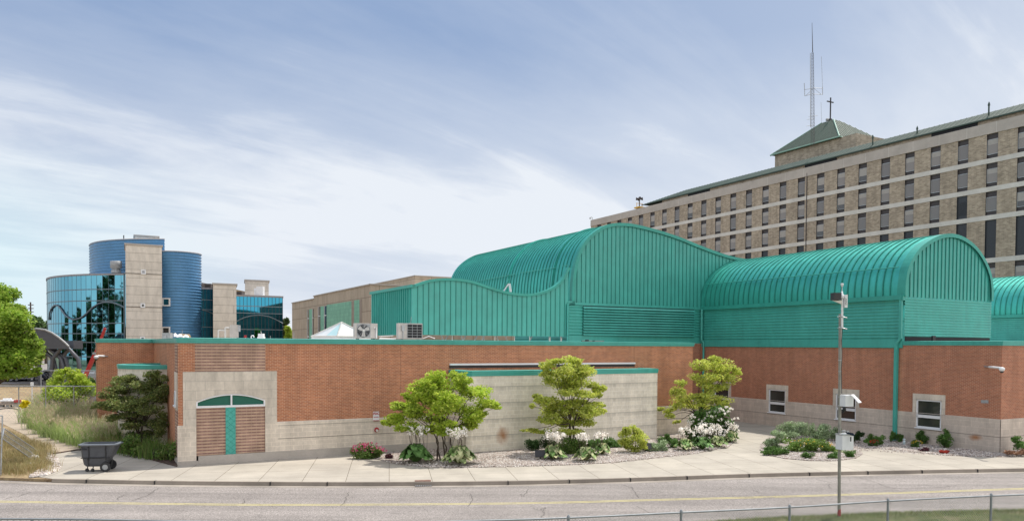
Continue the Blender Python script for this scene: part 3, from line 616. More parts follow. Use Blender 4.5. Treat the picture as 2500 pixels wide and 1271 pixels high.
# sliver of the second screen behind, white bracket
bk=MB(); P=[D(1229,711,54.5),D(1242,692,54.5),D(1246,693,54.5),D(1247,712,54.5)]
bk.tube([P[0],P[1]],.05,6); bk.tube([P[1]+Vector((.05,0,0)),P[3]],.09,6); obj('screen_bracket',bk,m_wht,ws)
sv=MB(); cc=[D(1221,708,55),D(1232,700,55),D(1239,690,55),D(1243,680,55)]; sv.tube(cc,.07,6); obj('bracket_trim',sv,m_greend,ws)
# ---- right wing: brick below, vault above ----
rv=crom([(40.0,8.13),(40.02,8.9),(40.26,9.78),(40.9,10.6),(41.8,11.2),(43.0,11.68),(44.2,11.86),(45.4,11.72),(46.6,11.25),(47.5,10.55),(48.1,9.75),(48.35,8.9),(48.38,8.13)],4)
wing=thing('vaulted_wing',W(AR,BB,0),'right-hand brick wing with small white windows and a glossy teal barrel vault above','building')
wins=[(41.05,42.5),(35.92,37.36),(30.59,32.03),(25.33,26.78)]
Bs=sorted([BB,BM]+[x for w in wins for x in (w[0]-.2,w[0],w[1],w[1]+.2)]); Zs=[0,.86,ZB,2.43,2.74,ZC+.15]
hole=lambda b,z:any(inr(b,z,(w[0],w[1],.86,2.43)) for w in wins); sur=lambda b,z:any(inr(b,z,(w[0]-.2,w[1]+.2,ZB,2.74)) for w in wins)
w_=MB(); walla(w_,AR,Bs,Zs,lambda b,z:z>ZB and not sur(b,z)); rectb(w_,BB,AR,72,ZB,ZC+.15); w_.quad(W(72,BB,0),W(72,BM,0),W(72,BM,ZC),W(72,BB,ZC)); rectb(w_,60,AR,72,0,ZC); obj('brick_wall',w_,m_brick2,wing)
w_=MB(); walla(w_,AR-.03,Bs,Zs,lambda b,z:z<ZB and not hole(b,z)); rectb(w_,BB-.03,AR-.03,72,0,ZB); w_.quad(W(AR-.03,BB-.03,ZB),W(72,BB-.03,ZB),W(72,BB,ZB+.02),W(AR,BB,ZB+.02)); w_.quad(W(AR-.03,BM,ZB),W(AR-.03,BB-.03,ZB),W(AR,BB,ZB+.02),W(AR,BM,ZB+.02)); 
obj('stone_base',w_,m_block2,wing)
jl=MB(); jl.box(AR-.036,AR-.03,BB-.036,BM,.79,.81); jl.box(AR-.036,72,BB-.036,BB-.03,.79,.81); obj('joint_line',jl,simple('mortar_joint_dark',(.16,.14,.12),.9),wing)  # dark mortar joint along the stone base
for w in wins:
    q=MB(); walla(q,AR-.028,[w[0]-.2,w[0],w[1],w[1]+.2],[ZB+.02,2.43,2.74],lambda b,z:not hole(b,z)); 
    for z in (w[0]-.2,w[1]+.2): q.box(AR-.028,AR,z-.003,z+.003,ZB+.02,2.74)
    q.box(AR-.028,AR,w[0]-.2,w[1]+.2,2.735,2.742); 
    q.box(AR-.028,AR+.15,w[0]-.02,w[0]-.001,.86,2.43); q.box(AR-.028,AR+.15,w[1]+.001,w[1]+.02,.86,2.43); q.box(AR-.028,AR+.15,w[0],w[1],2.431,2.45)
    obj('window_surround',q,m_smooth,wing)
    f=MB(); b0,b1=w[0],w[1]; zm=1.47; x0,x1=AR-.0,AR+.07
    for z0,z1 in ((2.36,2.43),(zm-.03,zm+.05),(zm+.08,zm+.13),(.9,.97)): f.box(x0,x1,b0,b1,z0,z1)
    for p in (b0,b1-.08): f.box(x0,x1,p,p+.08,.9,2.43)
    f.box(x0+.01,x1,b0+.02,b1-.02,zm,zm+.1); f.box(AR-.1,AR+.05,b0-.04,b1+.04,.84,.895)
    wf=obj('window',f,m_wht,wing); gl=MB(); recta(gl,AR+.055,b0+.05,b1-.05,.92,2.4); obj('pane',gl,m_win,wf)
    bx=MB(); recta(bx,AR+.5,b0-.3,b1+.3,.6,2.6); obj('blind_or_backing',bx,m_dark,wf)  # near-black sheet behind the pane stands for the unlit room
# coping in two levels
cp=MB(); coping(cp,[(AR,BV+.0),(AR,BB),(72,BB)],ZC+.14,ZC+.36,.09); obj('coping',cp,m_green,wing)
cp=MB(); cp.box(AR-.06,AR+.02,BV+.02,BM-.1,ZC-.02,ZC+.5); cp.box(AR-.08,AR-.06,BV+.02,BM-.1,ZC+.0,ZC+.05); obj('fascia',cp,m_green,wing)
rf=MB(); rf.poly([W(*p,ZC+.05) for p in ((AR,BB),(72,BB),(72,BM+14),(AR,BM+14))]); obj('flat_roof',rf,m_roof,wing)
sd=MB(); corr(sd,'a',AR-.0,BV+.05,BM-.12,ZC+.5,8.0,.19,.05); obj('side_siding',sd,m_green,wing)
sd=MB(); corr(sd,'b',BV,AR,48.38,ZC+.62,8.1,.16,.05); obj('end_siding',sd,m_green,wing)
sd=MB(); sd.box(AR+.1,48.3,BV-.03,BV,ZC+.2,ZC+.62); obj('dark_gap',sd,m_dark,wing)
ef=MB(); ef.box(AR-.22,AR-.02,BV,BM-.13,7.94,8.2); ef.box(AR-.2,AR+.05,BV-.06,BV,7.9,8.2); obj('eaves_gutter',ef,m_greend,wing)
gb_=MB(); gable(gb_,rv,8.1,BV); ribsb(gb_,rv,8.12,BV,.36,40.5,48.2,.045,.02); obj('round_gable',gb_,[m_green,m_seam],wing)
hp=MB(); hoop(hp,rv,BV-.14,.5,.05,base=-.17); obj('gable_trim',hp,m_greend,wing)
ba=MB(); barrel(ba,rv,BV+.1,60); b=BV+.8
while b<59: hoop(ba,rv,b,.055,.06,1); b+=.47
obj('barrel_roof',ba,[m_greenr,m_rib],wing)
sg=MB(); guard(1725,694.5,2198,652,40.12,.12); obj('snow_guard',sg,m_greend,wing)
dn=MB(); dn.tube([W(AR-.28,BM-.35,8.0),W(AR-.28,BM-.35,5.75),W(AR-.14,BM-.42,5.5),W(AR-.14,BM-.42,.1)],.075,8); obj('downspout',dn,m_green,wing)
dn=MB(); dn.box(AR-.2,AR-.06,BV+.02,BV+.18,5.75,7.95); dn.tube([W(AR-.13,BV+.1,5.8),W(AR-.17,BV+.3,5.5)],.08,8); dn.box(AR-.22,AR-.04,BV+.24,BV+.42,.03,5.55); obj('downspout',dn,m_green,wing)
pl_=MB(); 
for x in (2400,2409): b_,z_=PA(x,979.5,AR); pl_.box(AR-.03,AR-.001,b_-.09,b_+.09,z_-.08,z_+.08)
obj('utility_plate',pl_,m_grey,wing)
# ---- second vaulted wing far right ----
A2=70.9; w2=thing('vaulted_wing',W(A2,30,ZC),'second teal barrel-vaulted wing further back at the right edge','building')
r2=[(a-40+A2,z) for a,z in rv]; ba=MB(); barrel(ba,r2,26,62); b=26.5
while b<61: hoop(ba,r2,b,.055,.06,1); b+=.47
ba.poly([W(a,26,z) for a,z in r2]); ba.poly([W(a,62,z) for a,z in r2][::-1]); obj('barrel_roof',ba,[m_greenr,m_rib],w2)
s_=MB(); corr(s_,'a',A2,26,62,0,7.95,.19,.05); s_.quad(W(A2+8.4,26,0),W(A2+8.4,62,0),W(A2+8.4,62,8.13),W(A2+8.4,26,8.13)); s_.quad(W(A2,26,0),W(A2+8.4,26,0),W(A2+8.4,26,8.13),W(A2,26,8.13)); s_.quad(W(A2+8.4,62,0),W(A2,62,0),W(A2,62,8.13),W(A2+8.4,62,8.13)); obj('side_siding',s_,m_green,w2)
s_=MB(); s_.box(A2-.22,A2-.02,26,62,7.94,8.2); obj('eaves_gutter',s_,m_greend,w2)
# ================= hospital tower =================
AT=100.8; m_tb=brickmat('buff_tower_brick',(.46,.385,.295),(.28,.23,.175),(.45,.40,.34),.42,.16,.012,.2,.8)
m_band=concrete('tower_concrete_band',(.66,.64,.60),None,0,.22); m_par=concrete('tower_parapet_concrete',(.48,.44,.40),None,0,.2)
m_tp=simple('tower_brown_panel',(.045,.037,.038),.5,0,.1); m_tp2=simple('tower_dark_panel',(.03,.034,.042),.4,0,.1)
tw=thing('hospital_tower',W(AT,54,0),'tall buff brick hospital slab with rows of narrow windows and green roof strip','building')
B0,B1=44.0,147.6
bands=[(28.79,29.39),(25.2,25.8),(21.6,22.2),(16.15,16.75),(12.3,12.9)]
t_=MB(); 
w0=[54.76-1.40+3.76*k for k in range(-2,25)]
Bs=sorted([B0,B1]+[x for w in w0 for x in (w,w+1.4)])
Zs=[0,12.3,12.9,16.15,16.75,21.6,22.2,25.2,25.8,28.79,29.39,32.5]
def iswin(b,z):
    if z<12.9 : return False
    return any(w<b<w+1.4 for w in w0) and not any(p<z<q for p,q in bands)
walla(t_,AT,Bs,Zs,lambda b,z: not iswin(b,z) and not any(p<z<q for p,q in bands))
t_.quad(W(AT,B1,0),W(AT+22,B1,0),W(AT+22,B1,33.8),W(AT,B1,33.8)); t_.quad(W(AT+22,B0,0),W(AT,B0,0),W(AT,B0,33.8),W(AT+22,B0,33.8)) ; t_.quad(W(AT+22,B1,0),W(AT+22,B0,0),W(AT+22,B0,33.8),W(AT+22,B1,33.8))
recta(t_,AT+.9,B0,PA(1608,500,AT)[0],33.85,34.7); obj('brick_wall',t_,m_tb,tw)
for p,q in bands: m_=MB(); m_.box(AT-.06,AT+.3,B0,B1,p,q); obj('concrete_band',m_,m_band,tw)
m_=MB(); m_.box(AT-.12,AT+.9,B0,B1,32.5,33.9); obj('parapet',m_,m_par,tw)
jn=MB()
b=B0+2
while b<B1: jn.box(AT-.13,AT-.12,b,b+.04,32.5,33.9); b+=3.76
obj('parapet_joint',jn,m_band,tw)
rows=[(29.39,32.5,'w'),(25.8,28.79,'w'),(22.2,25.2,'w'),(16.75,21.6,'d'),(12.9,16.15,'w')]
def mkwin(z0,z1,kind,gm):
    h=z1-z0; o=W(AT,0,0)
    b_=MB(); L=W(AT,0,0)
    def bx(mb,x0,x1,p0,p1,q0,q1): mb.hexa([L+UA*x0+UB*p0+Vector((0,0,q0)),L+UA*x1+UB*p0+Vector((0,0,q0)),L+UA*x1+UB*p1+Vector((0,0,q0)),L+UA*x0+UB*p1+Vector((0,0,q0)),L+UA*x0+UB*p0+Vector((0,0,q1)),L+UA*x1+UB*p0+Vector((0,0,q1)),L+UA*x1+UB*p1+Vector((0,0,q1)),L+UA*x0+UB*p1+Vector((0,0,q1))])
    bx(b_,.18,.3,0,1.4,0,h); bx(b_,.005,.18,1.38,1.399,.002,h-.002); bx(b_,.005,.18,.001,.02,.002,h-.002)
    if kind=='l':
        for i in range(12): bx(b_,.1,.18,.03,1.37,.5+i*.15,.58+i*.15)
    w=obj('window',b_,m_tp if kind=='w' else m_tp2,tw,loc=L)
    if kind=='w':
        f=MB()
        for q in ((.5,.56),(h-.76,h-.70)): bx(f,.1,.19,.02,1.38,*q)
        for p in ((.02,.08),(1.32,1.38)): bx(f,.1,.19,*p,.5,h-.7)
        obj('frame',f,m_galv,w); g_=MB(); bx(g_,.13,.17,.06,1.34,.54,h-.72); obj('pane',g_,gm,w)
        if gm is not m_wing[0]: g2=MB(); bx(g2,.12,.129,.08,1.32,h-.72-(h-1.26)*(.35 if gm is m_wing[1] else .6),h-.73); obj('blind_or_backing',g2,m_blind,w)
    return w
m_blind=simple('window_blind',(.36,.34,.32),.7,0,.05); protos={}; vis=[25,24,20,18,4]; first=True
for ri,(z0,z1,kd) in enumerate(rows):
    for k,wb in enumerate(w0):
        mx=[27,22,19,15,5][ri]
        if k>=mx: 
            f_=MB(); f_.hexa([W(AT+.18,wb,z0),W(AT+.3,wb,z0),W(AT+.3,wb+1.4,z0),W(AT+.18,wb+1.4,z0),W(AT+.18,wb,z1),W(AT+.3,wb,z1),W(AT+.3,wb+1.4,z1),W(AT+.18,wb+1.4,z1)]) if False else None
            continue
        kk=kd
        if ri==2 and k==4: kk='l'
        gi=random.choice((0,0,1,1,2)) if kk=='w' else 0
        key=(round(z1-z0,2),kk,gi)
        if key not in protos: protos[key]=mkwin(z0,z1,kk,m_wing[gi]); w=protos[key]; w.location=W(AT,wb,z0)-WL[tw.name]; WL[w.name]=W(AT,wb,z0)
        else: dup(protos[key],W(AT,wb,z0),tw)
fill=MB()
for ri,(z0,z1,kd) in enumerate(rows):
    for k,wb in enumerate(w0):
        if k>=[27,22,19,15,5][ri]: recta(fill,AT+.18,wb,wb+1.4,z0,z1)
obj('hidden_glazing',fill,m_tp2,tw)
# attic strip with dark vents, mansard
def bpx(x,z=34.2):
    lo,hi=B0,B1
    d=ray(x,PPY); return PA(x,400,AT)[0]
at=MB(); vents=[(1673,1725),(1957,2033),(2264,2375)]; vb=[(bpx(x1),bpx(x0)) for x0,x1 in vents]
for p,q in vb: at=MB(); at.box(AT+.75,AT+.9,p,q,33.92,34.65); obj('attic_vent',at,m_dark,tw)
bl_=bpx(1562); br2=bpx(1650)
ms=MB(); e0,e1=(AT+.55,34.68),(AT+2.6,36.05)
ms.quad(W(e0[0],bl_,e0[1]),W(e0[0],B0,e0[1]),W(e1[0],B0,e1[1]),W(e1[0],br2,e1[1])); ms.quad(W(e1[0],br2,e1[1]),W(e1[0],B0,e1[1]),W(AT+20,B0,e1[1]),W(AT+20,br2,e1[1]));ms.add([W(e0[0],bl_,e0[1]),W(e1[0],br2,e1[1]),W(AT+20,br2,e1[1]),W(AT+20,bl_,e0[1])],[(3,2,1,0)])
ms.box(e0[0]-.06,e0[0]+.1,B0,bl_,34.55,34.72)
mr=ms; b=B0
while b<bl_:
    t=min(1,(bl_-b)/max(.1,bl_-br2)); mr.tube([W(e0[0]-.03,b,e0[1]+.05),W(e0[0]-.03+(e1[0]-e0[0])*t,b,e0[1]+.05+(e1[1]-e0[1])*t)],.025,4,1); b+=.75
obj('mansard_roof',ms,[m_gold,m_gseam],tw)
# drain pipe
dp_=MB(); b_=PA(1970,500,AT)[0]; dp_.tube([W(AT-.1,b_,33),W(AT-.1,b_,14)],.06,6); obj('drain_pipe',dp_,m_tp,tw)
# penthouse
AP=107.0; pb0,pb1=PA(2091,334,AP)[0],PA(1892,385,AP)[0]; zp=39.2; ph=MB(); ph.box(AP,AP+16,pb0,pb1,33.9,zp); obj('penthouse',ph,m_tb,tw)
pe=PA(2050,341,AP-.4)[0]; zpe=zp+.05
hr=MB(); a0_,a1_=AP-.5,AP+15; c0,c1=pe,pb1+.6; ax=(a0_+a1_)/2
af=a0_+5.6; (tb0,tz0),(tb1,tz1)=PA(2035,292,af),PA(2006,301,af); tz=(tz0+tz1)/2; ab_=max(PB(2051,294,tb0)[0],af+1.5)
e=[W(a0_,c1,zpe),W(a0_,c0,zpe),W(a1_,c0,zpe),W(a1_,c1,zpe)]; tp=[W(af,tb1,tz),W(af,tb0,tz),W(ab_,tb0,tz),W(ab_,tb1,tz)]; ap1=tp[1]; ap2=tp[0]
for i in range(4): j=(i+1)%4; hr.quad(e[i],e[j],tp[j],tp[i])
hr.poly(tp)
lf=Vector((0,0,.06))
def seams(E0,E1,T0,T1,n):
    d=(E1-E0); L=d.length; dn=d/L; t0=(T0-E0).dot(dn); t1=(T1-E0).dot(dn); up=T0-(E0+dn*t0)
    for i in range(n+1):
        x=L*i/n; k=1 if t0<=x<=t1 else (x/t0 if x<t0 else (L-x)/(L-t1)); p=E0+dn*x; hr.tube([p+lf,p+up*k+lf],.05,4,1)
seams(e[0],e[1],tp[0],tp[1],34); seams(e[1],e[2],tp[1],tp[2],20)
obj('hip_roof',hr,[m_gold,m_gseam],tw)
hh=MB(); hh.tube([e[1]+lf,ap1+lf],.13,6); hh.tube([e[0],e[1]],.13,6); hh.tube([e[1],e[2]],.09,6); hh.tube([e[0]+lf,ap2+lf],.08,6); obj('hip_ridge',hh,m_goldl,tw)
for x,h in ((2137,.1),(2419,.4),(2245,-.3)):
    b_=PA(x,300,AT+2)[0]; v_=MB(); v_.tube([W(AT+1.5,b_,35.2),W(AT+1.5,b_,36.2+h)],.1,8); v_.lathe(W(AT+1.5,b_,36.2+h),[(.16,0),(.12,.25),(.02,.5)],8)
    obj('roof_vent_pipe',v_,m_gold,tw)
# cross
cr_=MB(); Yc=(ap1.y+ap2.y)/2; c0_=D(2027,294.5,Yc); ct=D(2028,238.5,Yc); cr_.box(0,0,0,0,0,0) if False else None
cr_.ob((c0_+ct)/2,(.16,.16,(ct-c0_).length),R_(28)); ca=D(2027,249,Yc); cr_.ob(ca,(1.6,.16,.16),TH); cr_.ob(c0_+Vector((0,0,.1)),(.4,.4,.4),TH)
obj('roof_cross',cr_,simple('bronze_cross_metal',(.03,.028,.03),.5,.3),loc=c0_,label='dark metal cross standing on the ridge of the green hipped roof',cat='cross')
# mast
Ym=W(AP-1.5,0,0); mb0=D(1985,352,127); mt1=D(1984,128,127); mt2=D(1982.5,56,127)
mast=thing('radio_mast',mb0,'thin lattice radio mast with side antennas rising beside the hipped roof','radio mast')
ms_=MB(); hgt=(mt1-mb0).length; legs=[Vector((.34*math.cos(q),.34*math.sin(q),0)) for q in (0.3,2.4,4.5)]
up=(mt1-mb0).normalized()
for l in legs: ms_.tube([mb0+l,mt1+l*.5],.026,5)
n=30
for i in range(n):
    p,q=mb0+up*hgt*i/n,mb0+up*hgt*(i+1)/n; s0,s1=1-.5*i/n,1-.5*(i+1)/n
    for j in range(3): ms_.tube([p+legs[j]*s0,q+legs[(j+1)%3]*s1],.011,4); ms_.tube([p+legs[j]*s0,p+legs[(j+1)%3]*s0],.009,4)
obj('lattice',ms_,m_tp,mast)
t=MB(); t.tube([mt1,mt2],[.07,.025],6); obj('top_antenna',t,m_tp,mast)
t=MB(); L0=D(1964.5,213,127); t.tube([D(1984,216,127),D(1965,219,127)],.04,5); t.tube([D(1984,229,127),D(1965,234.5,127)],.04,5); t.tube([D(1984,218,127),D(1968,233,127)],.03,4); t.tube([D(1965,235,127),D(1963.5,203,127)],.05,5); obj('side_arm',t,m_grey,mast)
t=MB(); t.tube([D(1984,215,127),D(2008,216,127)],.04,5); t.tube([D(1984,230,127),D(2008.5,231,127)],.04,5); t.tube([D(1987,216,127),D(2004,230,127)],.03,4); t.tube([D(2008.5,231.5,127),D(2008,212,127)],.05,5); t.tube([D(2008,212,127),D(2005.5,138,127)],.028,5); obj('side_arm',t,m_grey,mast)
t=MB()
for y,x0,x1 in ((284,1974,1996),(291,1970,1990),(307,1969,1986)): t.tube([D(x0,y+1,127),D(x1,y-2,127)],.03,4)
t.tube([D(1979,310,126),D(1978.5,130,126)],.05,5); obj('cross_arms',t,m_grey,mast)
t=MB(); wz=D(2005,262,135); t.tube([D(2006,300,135),D(2004.5,250,135)],.025,4); t.lathe(D(2020,296,135),[(.05,0),(.3,.1),(.3,.4),(.1,.5)],8); obj('whip_antenna',t,m_grey,loc=D(2006,300,135),label='thin whip antenna and small housing on the hipped roof left of the cross',cat='antenna')
# helipad style yellow fixture at tower left end
sr=thing('roof_siren',D(1560,510,165),'small dark horn siren on a yellow platform at the left end of the tower roof','siren')
t=MB(); t.tube([D(1561,512,165),D(1561,489,165)],.12,6); obj('pole',t,m_tp,sr)
t=MB(); c=D(1561,486,165)
for q in range(4): t.lathe(c,[(.08,.1),(.35,.7)],8,axis=(math.cos(q*1.57),math.sin(q*1.57),.1))
obj('horn',t,m_tp,sr)
t=MB(); c=D(1561,507,165); t.ob(c,(1.6,1.6,.25),TH); t.ob(c+Vector((0,0,.9)),(1.7,.08,.08),TH)
for sx in (-.7,.7): t.ob(c+UA*sx+Vector((0,0,.45)),(.08,.08,.9),TH); t.ob(c+UA*sx-Vector((0,0,.7)),(.12,.12,1.4),TH)
obj('platform',t,simple('safety_yellow',(.65,.38,.05),.6),sr)
t=MB(); P=[D(1446,538,178),D(1446,531,178),D(1443.5,529.5,178),D(1441,531,178)]; t.tube(P,.07,5); t.lathe(P[-1]-Vector((0,0,.3)),[(.2,0),(.2,.25),(.05,.35)],8); obj('roof_camera',t,m_grey,loc=P[0],label='small gooseneck camera at the far left corner of the tower roof',cat='camera')
# ================= beige panel building =================
C1=D(905,695,80); XA,XB=C1.dot(UA),C1.dot(UB); ZT=C1.z
m_pan=blockmat('beige_wall_panel',(.47,.40,.32),2.4,1.45,0,.12,cm=(.22,.19,.15))
pb=thing('panel_building',W(XA,XB,0),'beige panelled building with slim dark windows behind the wavy teal screen','building')
fb=PA(713,740,XA)[0]; st1=PA(766,727,XA)[0]
t=MB(); recta(t,XA,XB,st1,0,ZT); rectb(t,XB,XA,XA+30,0,ZT); recta(t,XA,st1,fb,0,ZT-.35); t.quad(W(XA+30,fb,0),W(XA,fb,0),W(XA,fb,ZT-.35),W(XA+30,fb,ZT-.35)); t.quad(W(XA,XB,ZT),W(XA+30,XB,ZT),W(XA+30,fb,ZT-.36),W(XA,fb,ZT-.36))
C2=D(1013,674,92); xa,xb=C2.dot(UA),C2.dot(UB); 
t.box(xa,xa+30,xb,xb+40,0,C2.z) ; obj('wall',t,m_pan,pb)
t=MB(); t.box(XA-.1,XA+.2,XB-.1,st1,ZT,ZT+.12); t.box(XA-.1,XA+30,XB-.12,XB+.1,ZT+.004,ZT+.124); t.box(XA-.1,XA+.2,st1,fb,ZT-.35,ZT-.23); t.box(xa-.1,xa+.2,xb-.1,xb+40,C2.z,C2.z+.12); t.box(xa-.1,xa+30,xb-.12,xb+.1,C2.z+.004,C2.z+.124); obj('coping',t,m_par,pb)
m_tile=blockmat('pale_green_glass_panel',(.24,.50,.38),.9,.42,0,.12,cm=(.14,.32,.26))
m_bpan=simple('brown_wall_panel',(.30,.25,.21),.8)
def strp(name,x0,x1,y,m,off=.03,par=pb):
    b0,z0=PA(x0,y,XA); b1,_=PA(x1,y,XA); q=MB(); q.box(XA-off,XA,b1,b0,1.2,z0); return obj(name,q,m,par)
for x0,x1,y in ((751.4,755.6,756),(763.8,766.3,754),(778,783,749),(793,798,747)): 
    o=strp('window',x0,x1,y,m_win,.05); q=MB(); b0,z0=PA(x0,y,XA); b1,_=PA(x1,y,XA)
    for z in (z0-1.2,z0-3.6): q.box(XA-.08,XA-.05,b1,b0,z,z+.1)
    q.box(XA-.08,XA-.05,b0-.03,b0+.05,1.2,z0); obj('mullion',q,m_wht,o)
strp('green_glass_panel',755.6,763.8,755,m_tile); strp('green_glass_panel',783,793,748,m_tile); strp('green_glass_panel',798,858.7,744,m_tile); strp('green_glass_panel',865,878,733,m_tile); strp('brown_panel',858.7,865,735,m_bpan); strp('brown_panel',878,884,731,m_bpan)
# ================= blue glass building =================
gbld=thing('glass_office_building',Vector((-60,122,0)),'curved blue mirror-glass office block with stone stair towers and blue corrugated drums','building')
m_blue=paint('blue_corrugated_metal',(.085,.24,.44),.36,.15)
m_stone=blockmat('pale_stair_stone',(.70,.64,.56),40.,1.25,0,.16,cm=(.36,.32,.27))
m_mull=simple('grey_mullion',(.17,.21,.24),.4,.5)
m_cap=simple('grey_roof_edge',(.28,.27,.28),.6)
CX,CY,CR,GZ=-60.,146.,23.7,15.9
def cyl(q,r=CR,c=(CX,CY)): return (c[0]+r*math.sin(q),c[1]-r*math.cos(q))
gm_=MB(); q0,q1,nf=R_(-100),R_(14),44; zr=[0,3.0,5.3,6.7,8.35,11.9,13.7,GZ]
for i in range(nf):
    A_=cyl(q0+(q1-q0)*i/nf); B_=cyl(q0+(q1-q0)*(i+1)/nf)
    for j in range(len(zr)-1): gm_.quad((*A_,zr[j]),(*B_,zr[j]),(*B_,zr[j+1]),(*A_,zr[j+1]))
obj('curved_curtain_wall',gm_,m_glass,gbld)
mm=MB()
def arcband(mb,r0,r1,z0,z1,qa,qb,n=44,c=(CX,CY),mi=0):
    vs=[]
    for i in range(n+1):
        q=qa+(qb-qa)*i/n
        for r,z in ((r0,z0),(r1,z0),(r1,z1),(r0,z1)): vs.append((*cyl(q,r,c),z))
    mb.add(vs,[(i*4+k,(i+1)*4+k,(i+1)*4+(k+1)%4,i*4+(k+1)%4) for i in range(n) for k in range(4)],mi)
for z in zr[1:-1]: arcband(mm,CR-.05,CR+.07,z-.07,z+.07,q0,q1)
obj('mullion_band',mm,m_mull,gbld)
mm=MB()
for i in range(nf+1):
    A_=cyl(q0+(q1-q0)*i/nf,CR+.01); mm.ob((A_[0],A_[1],GZ/2),(.03,.03,GZ),q0+(q1-q0)*i/nf)
obj('mullion',mm,m_mull,gbld)
mm=MB(); arcband(mm,CR-.6,CR+.12,GZ,GZ+.28,q0,q1); obj('roof_edge',mm,m_cap,gbld)
mm=MB(); mm.poly([(*cyl(q0+(q1-q0)*i/nf),GZ-.05) for i in range(nf+1)]+[(CX+5.7,CY+20,GZ-.05)]); obj('flat_roof',mm,m_roof,gbld)
def hitcyl(x,y,r=CR+.14):
    d=ray(x,y); dx,dy=d.x,d.y; a=dx*dx+dy*dy; b=-2*(dx*CX+dy*CY); c=CX*CX+CY*CY-r*r; di=b*b-4*a*c
    t=(-b-math.sqrt(max(0,di)))/(2*a); return CE+d*t
wvp=[(119.5,780),(120.5,765),(124,755),(129,748),(135,744),(143,747),(150,756),(158,768),(168,776),(179,780),(193,777),(201,773),(212,764),(226,750),(240,741),(252,737.5),(262,737),(276,738.5),(292,744),(306,752)]
mm=MB(); mm.tube([hitcyl(*p) for p in wvp],.13,5); obj('wave_trim',mm,m_mull,gbld)
# flat facet and box body
P1,P2=D(303,670,120.5),D(316,667,119.5)
fx=MB(); P1.z=P2.z=0
for j in range(len(zr)-1): fx.quad(P1+Vector((0,0,zr[j])),P2+Vector((0,0,zr[j])),P2+Vector((0,0,zr[j+1])),P1+Vector((0,0,zr[j+1])))
obj('glass_facet',fx,m_glass,gbld); fx=MB(); fx.tube([P1,P1+Vector((0,0,GZ))],.12,5); fx.tube([P1+Vector((0,0,GZ+.1)),P2+Vector((0,0,GZ+.1))],.16,5); obj('facet_trim',fx,m_mull,gbld)
# stone stair tower
def boxpx(name,x0,x1,ytop,Y,m,depth=8,zb=0,parent=gbld,ab=True,cap=True):
    p=D(x0,ytop,Y); a,b=p.dot(UA),p.dot(UB); a1=PB(x1,ytop,b)[0]; dd=Vector((p.x,p.y,0)).normalized()*depth
    def bxx(e,z0,z1):
        P=[W(a-e,b-e,0),W(a1+e,b-e,0),W(a1+e,b-e,0)+dd,W(a-e,b-e,0)+dd]; q=MB(); q.hexa([v+Vector((0,0,z0)) for v in P]+[v+Vector((0,0,z1)) for v in P]); return q
    o=obj(name,bxx(0,zb,p.z),m,parent)
    if cap: obj('coping',bxx(.15,p.z,p.z+.25),m_par,parent)
    return a,a1,b,p.z
sa,sa1,sb_,sz=boxpx('stair_tower',306,395,597,116,m_stone,9)
for y in (656,738):
    z=PB(350,y+12 if y==656 else y+16,sb_)[1]
jt=MB()
for y in (669,750): z=PB(350,y,sb_)[1]; jt.box(sa,sa1,sb_-.05,sb_,z,z+.1)
obj('stone_joint',jt,simple('stone_joint_dark',(.14,.12,.10),.9),gbld)  # dark horizontal joints between the stone courses
def sqwin(x0,x1,y0,y1,b,m=m_win,fm=m_goldl,pr=.06):
    a0_,z1=PB(x0,y0,b); a1_,z0=PB(x1,y1,b); f=MB(); w=.16
    for A_ in ((a0_,a1_,z1-w,z1),(a0_,a1_,z0,z0+w),(a0_,a0_+w,z0+w,z1-w),(a1_-w,a1_,z0+w,z1-w)): f.box(A_[0],A_[1],b-pr-.1,b-.002,A_[2],A_[3])
    o=obj('window',f,fm,gbld); q=MB(); rectb(q,b-.05,a0_+w,a1_-w,z0+w,z1-w); obj('pane',q,m,o)
sqwin(344,356,658,669.5,sb_,winm('pale_glass',(.32,.33,.35),.5),m_wht); sqwin(343,354.5,739.5,751,sb_,m_win,m_wht); sqwin(342,354,821,829,sb_,m_win,m_wht)
# rear penthouse of pale stone, drums
boxpx('roof_penthouse',328,387,576,134,m_stone,6,16)
def drum(name,cx,cy,r,z1,qa,qb,z0=0,per=.46,ry=1.):
    q=MB(); n=int((z1-z0)/per)*4; seg=40; vs=[]
    for i in range(n+1):
        z=z0+(z1-z0)*i/n; rr=r+.09*math.cos(i*math.pi/2)
        for j in range(seg+1): t=qa+(qb-qa)*j/seg; vs.append((cx+rr*math.sin(t),cy-ry*rr*math.cos(t),z))
    k=seg+1; q.add(vs,[(i*k+j,i*k+j+1,(i+1)*k+j+1,(i+1)*k+j) for i in range(n) for j in range(seg)],0,True)
    top=[(cx+r*math.sin(qa+(qb-qa)*j/seg),cy-ry*r*math.cos(qa+(qb-qa)*j/seg),z1) for j in range(k)]; q.poly(top); obj(name,q,m_blue,gbld)
    q=MB(); q.tube([(p[0],p[1],z1+.05) for p in top],.12,5); obj('drum_edge',q,m_cap,gbld)
dz=D(220,607,140).z
drum('corrugated_drum',-59,144,17.1,dz,R_(-120),R_(7),GZ-1)
Pd=D(403,612,121); drum('corrugated_drum',Pd.x,125.5,3.55,Pd.z,R_(-110),R_(175),0)
sw_=D(397,727,121.3)
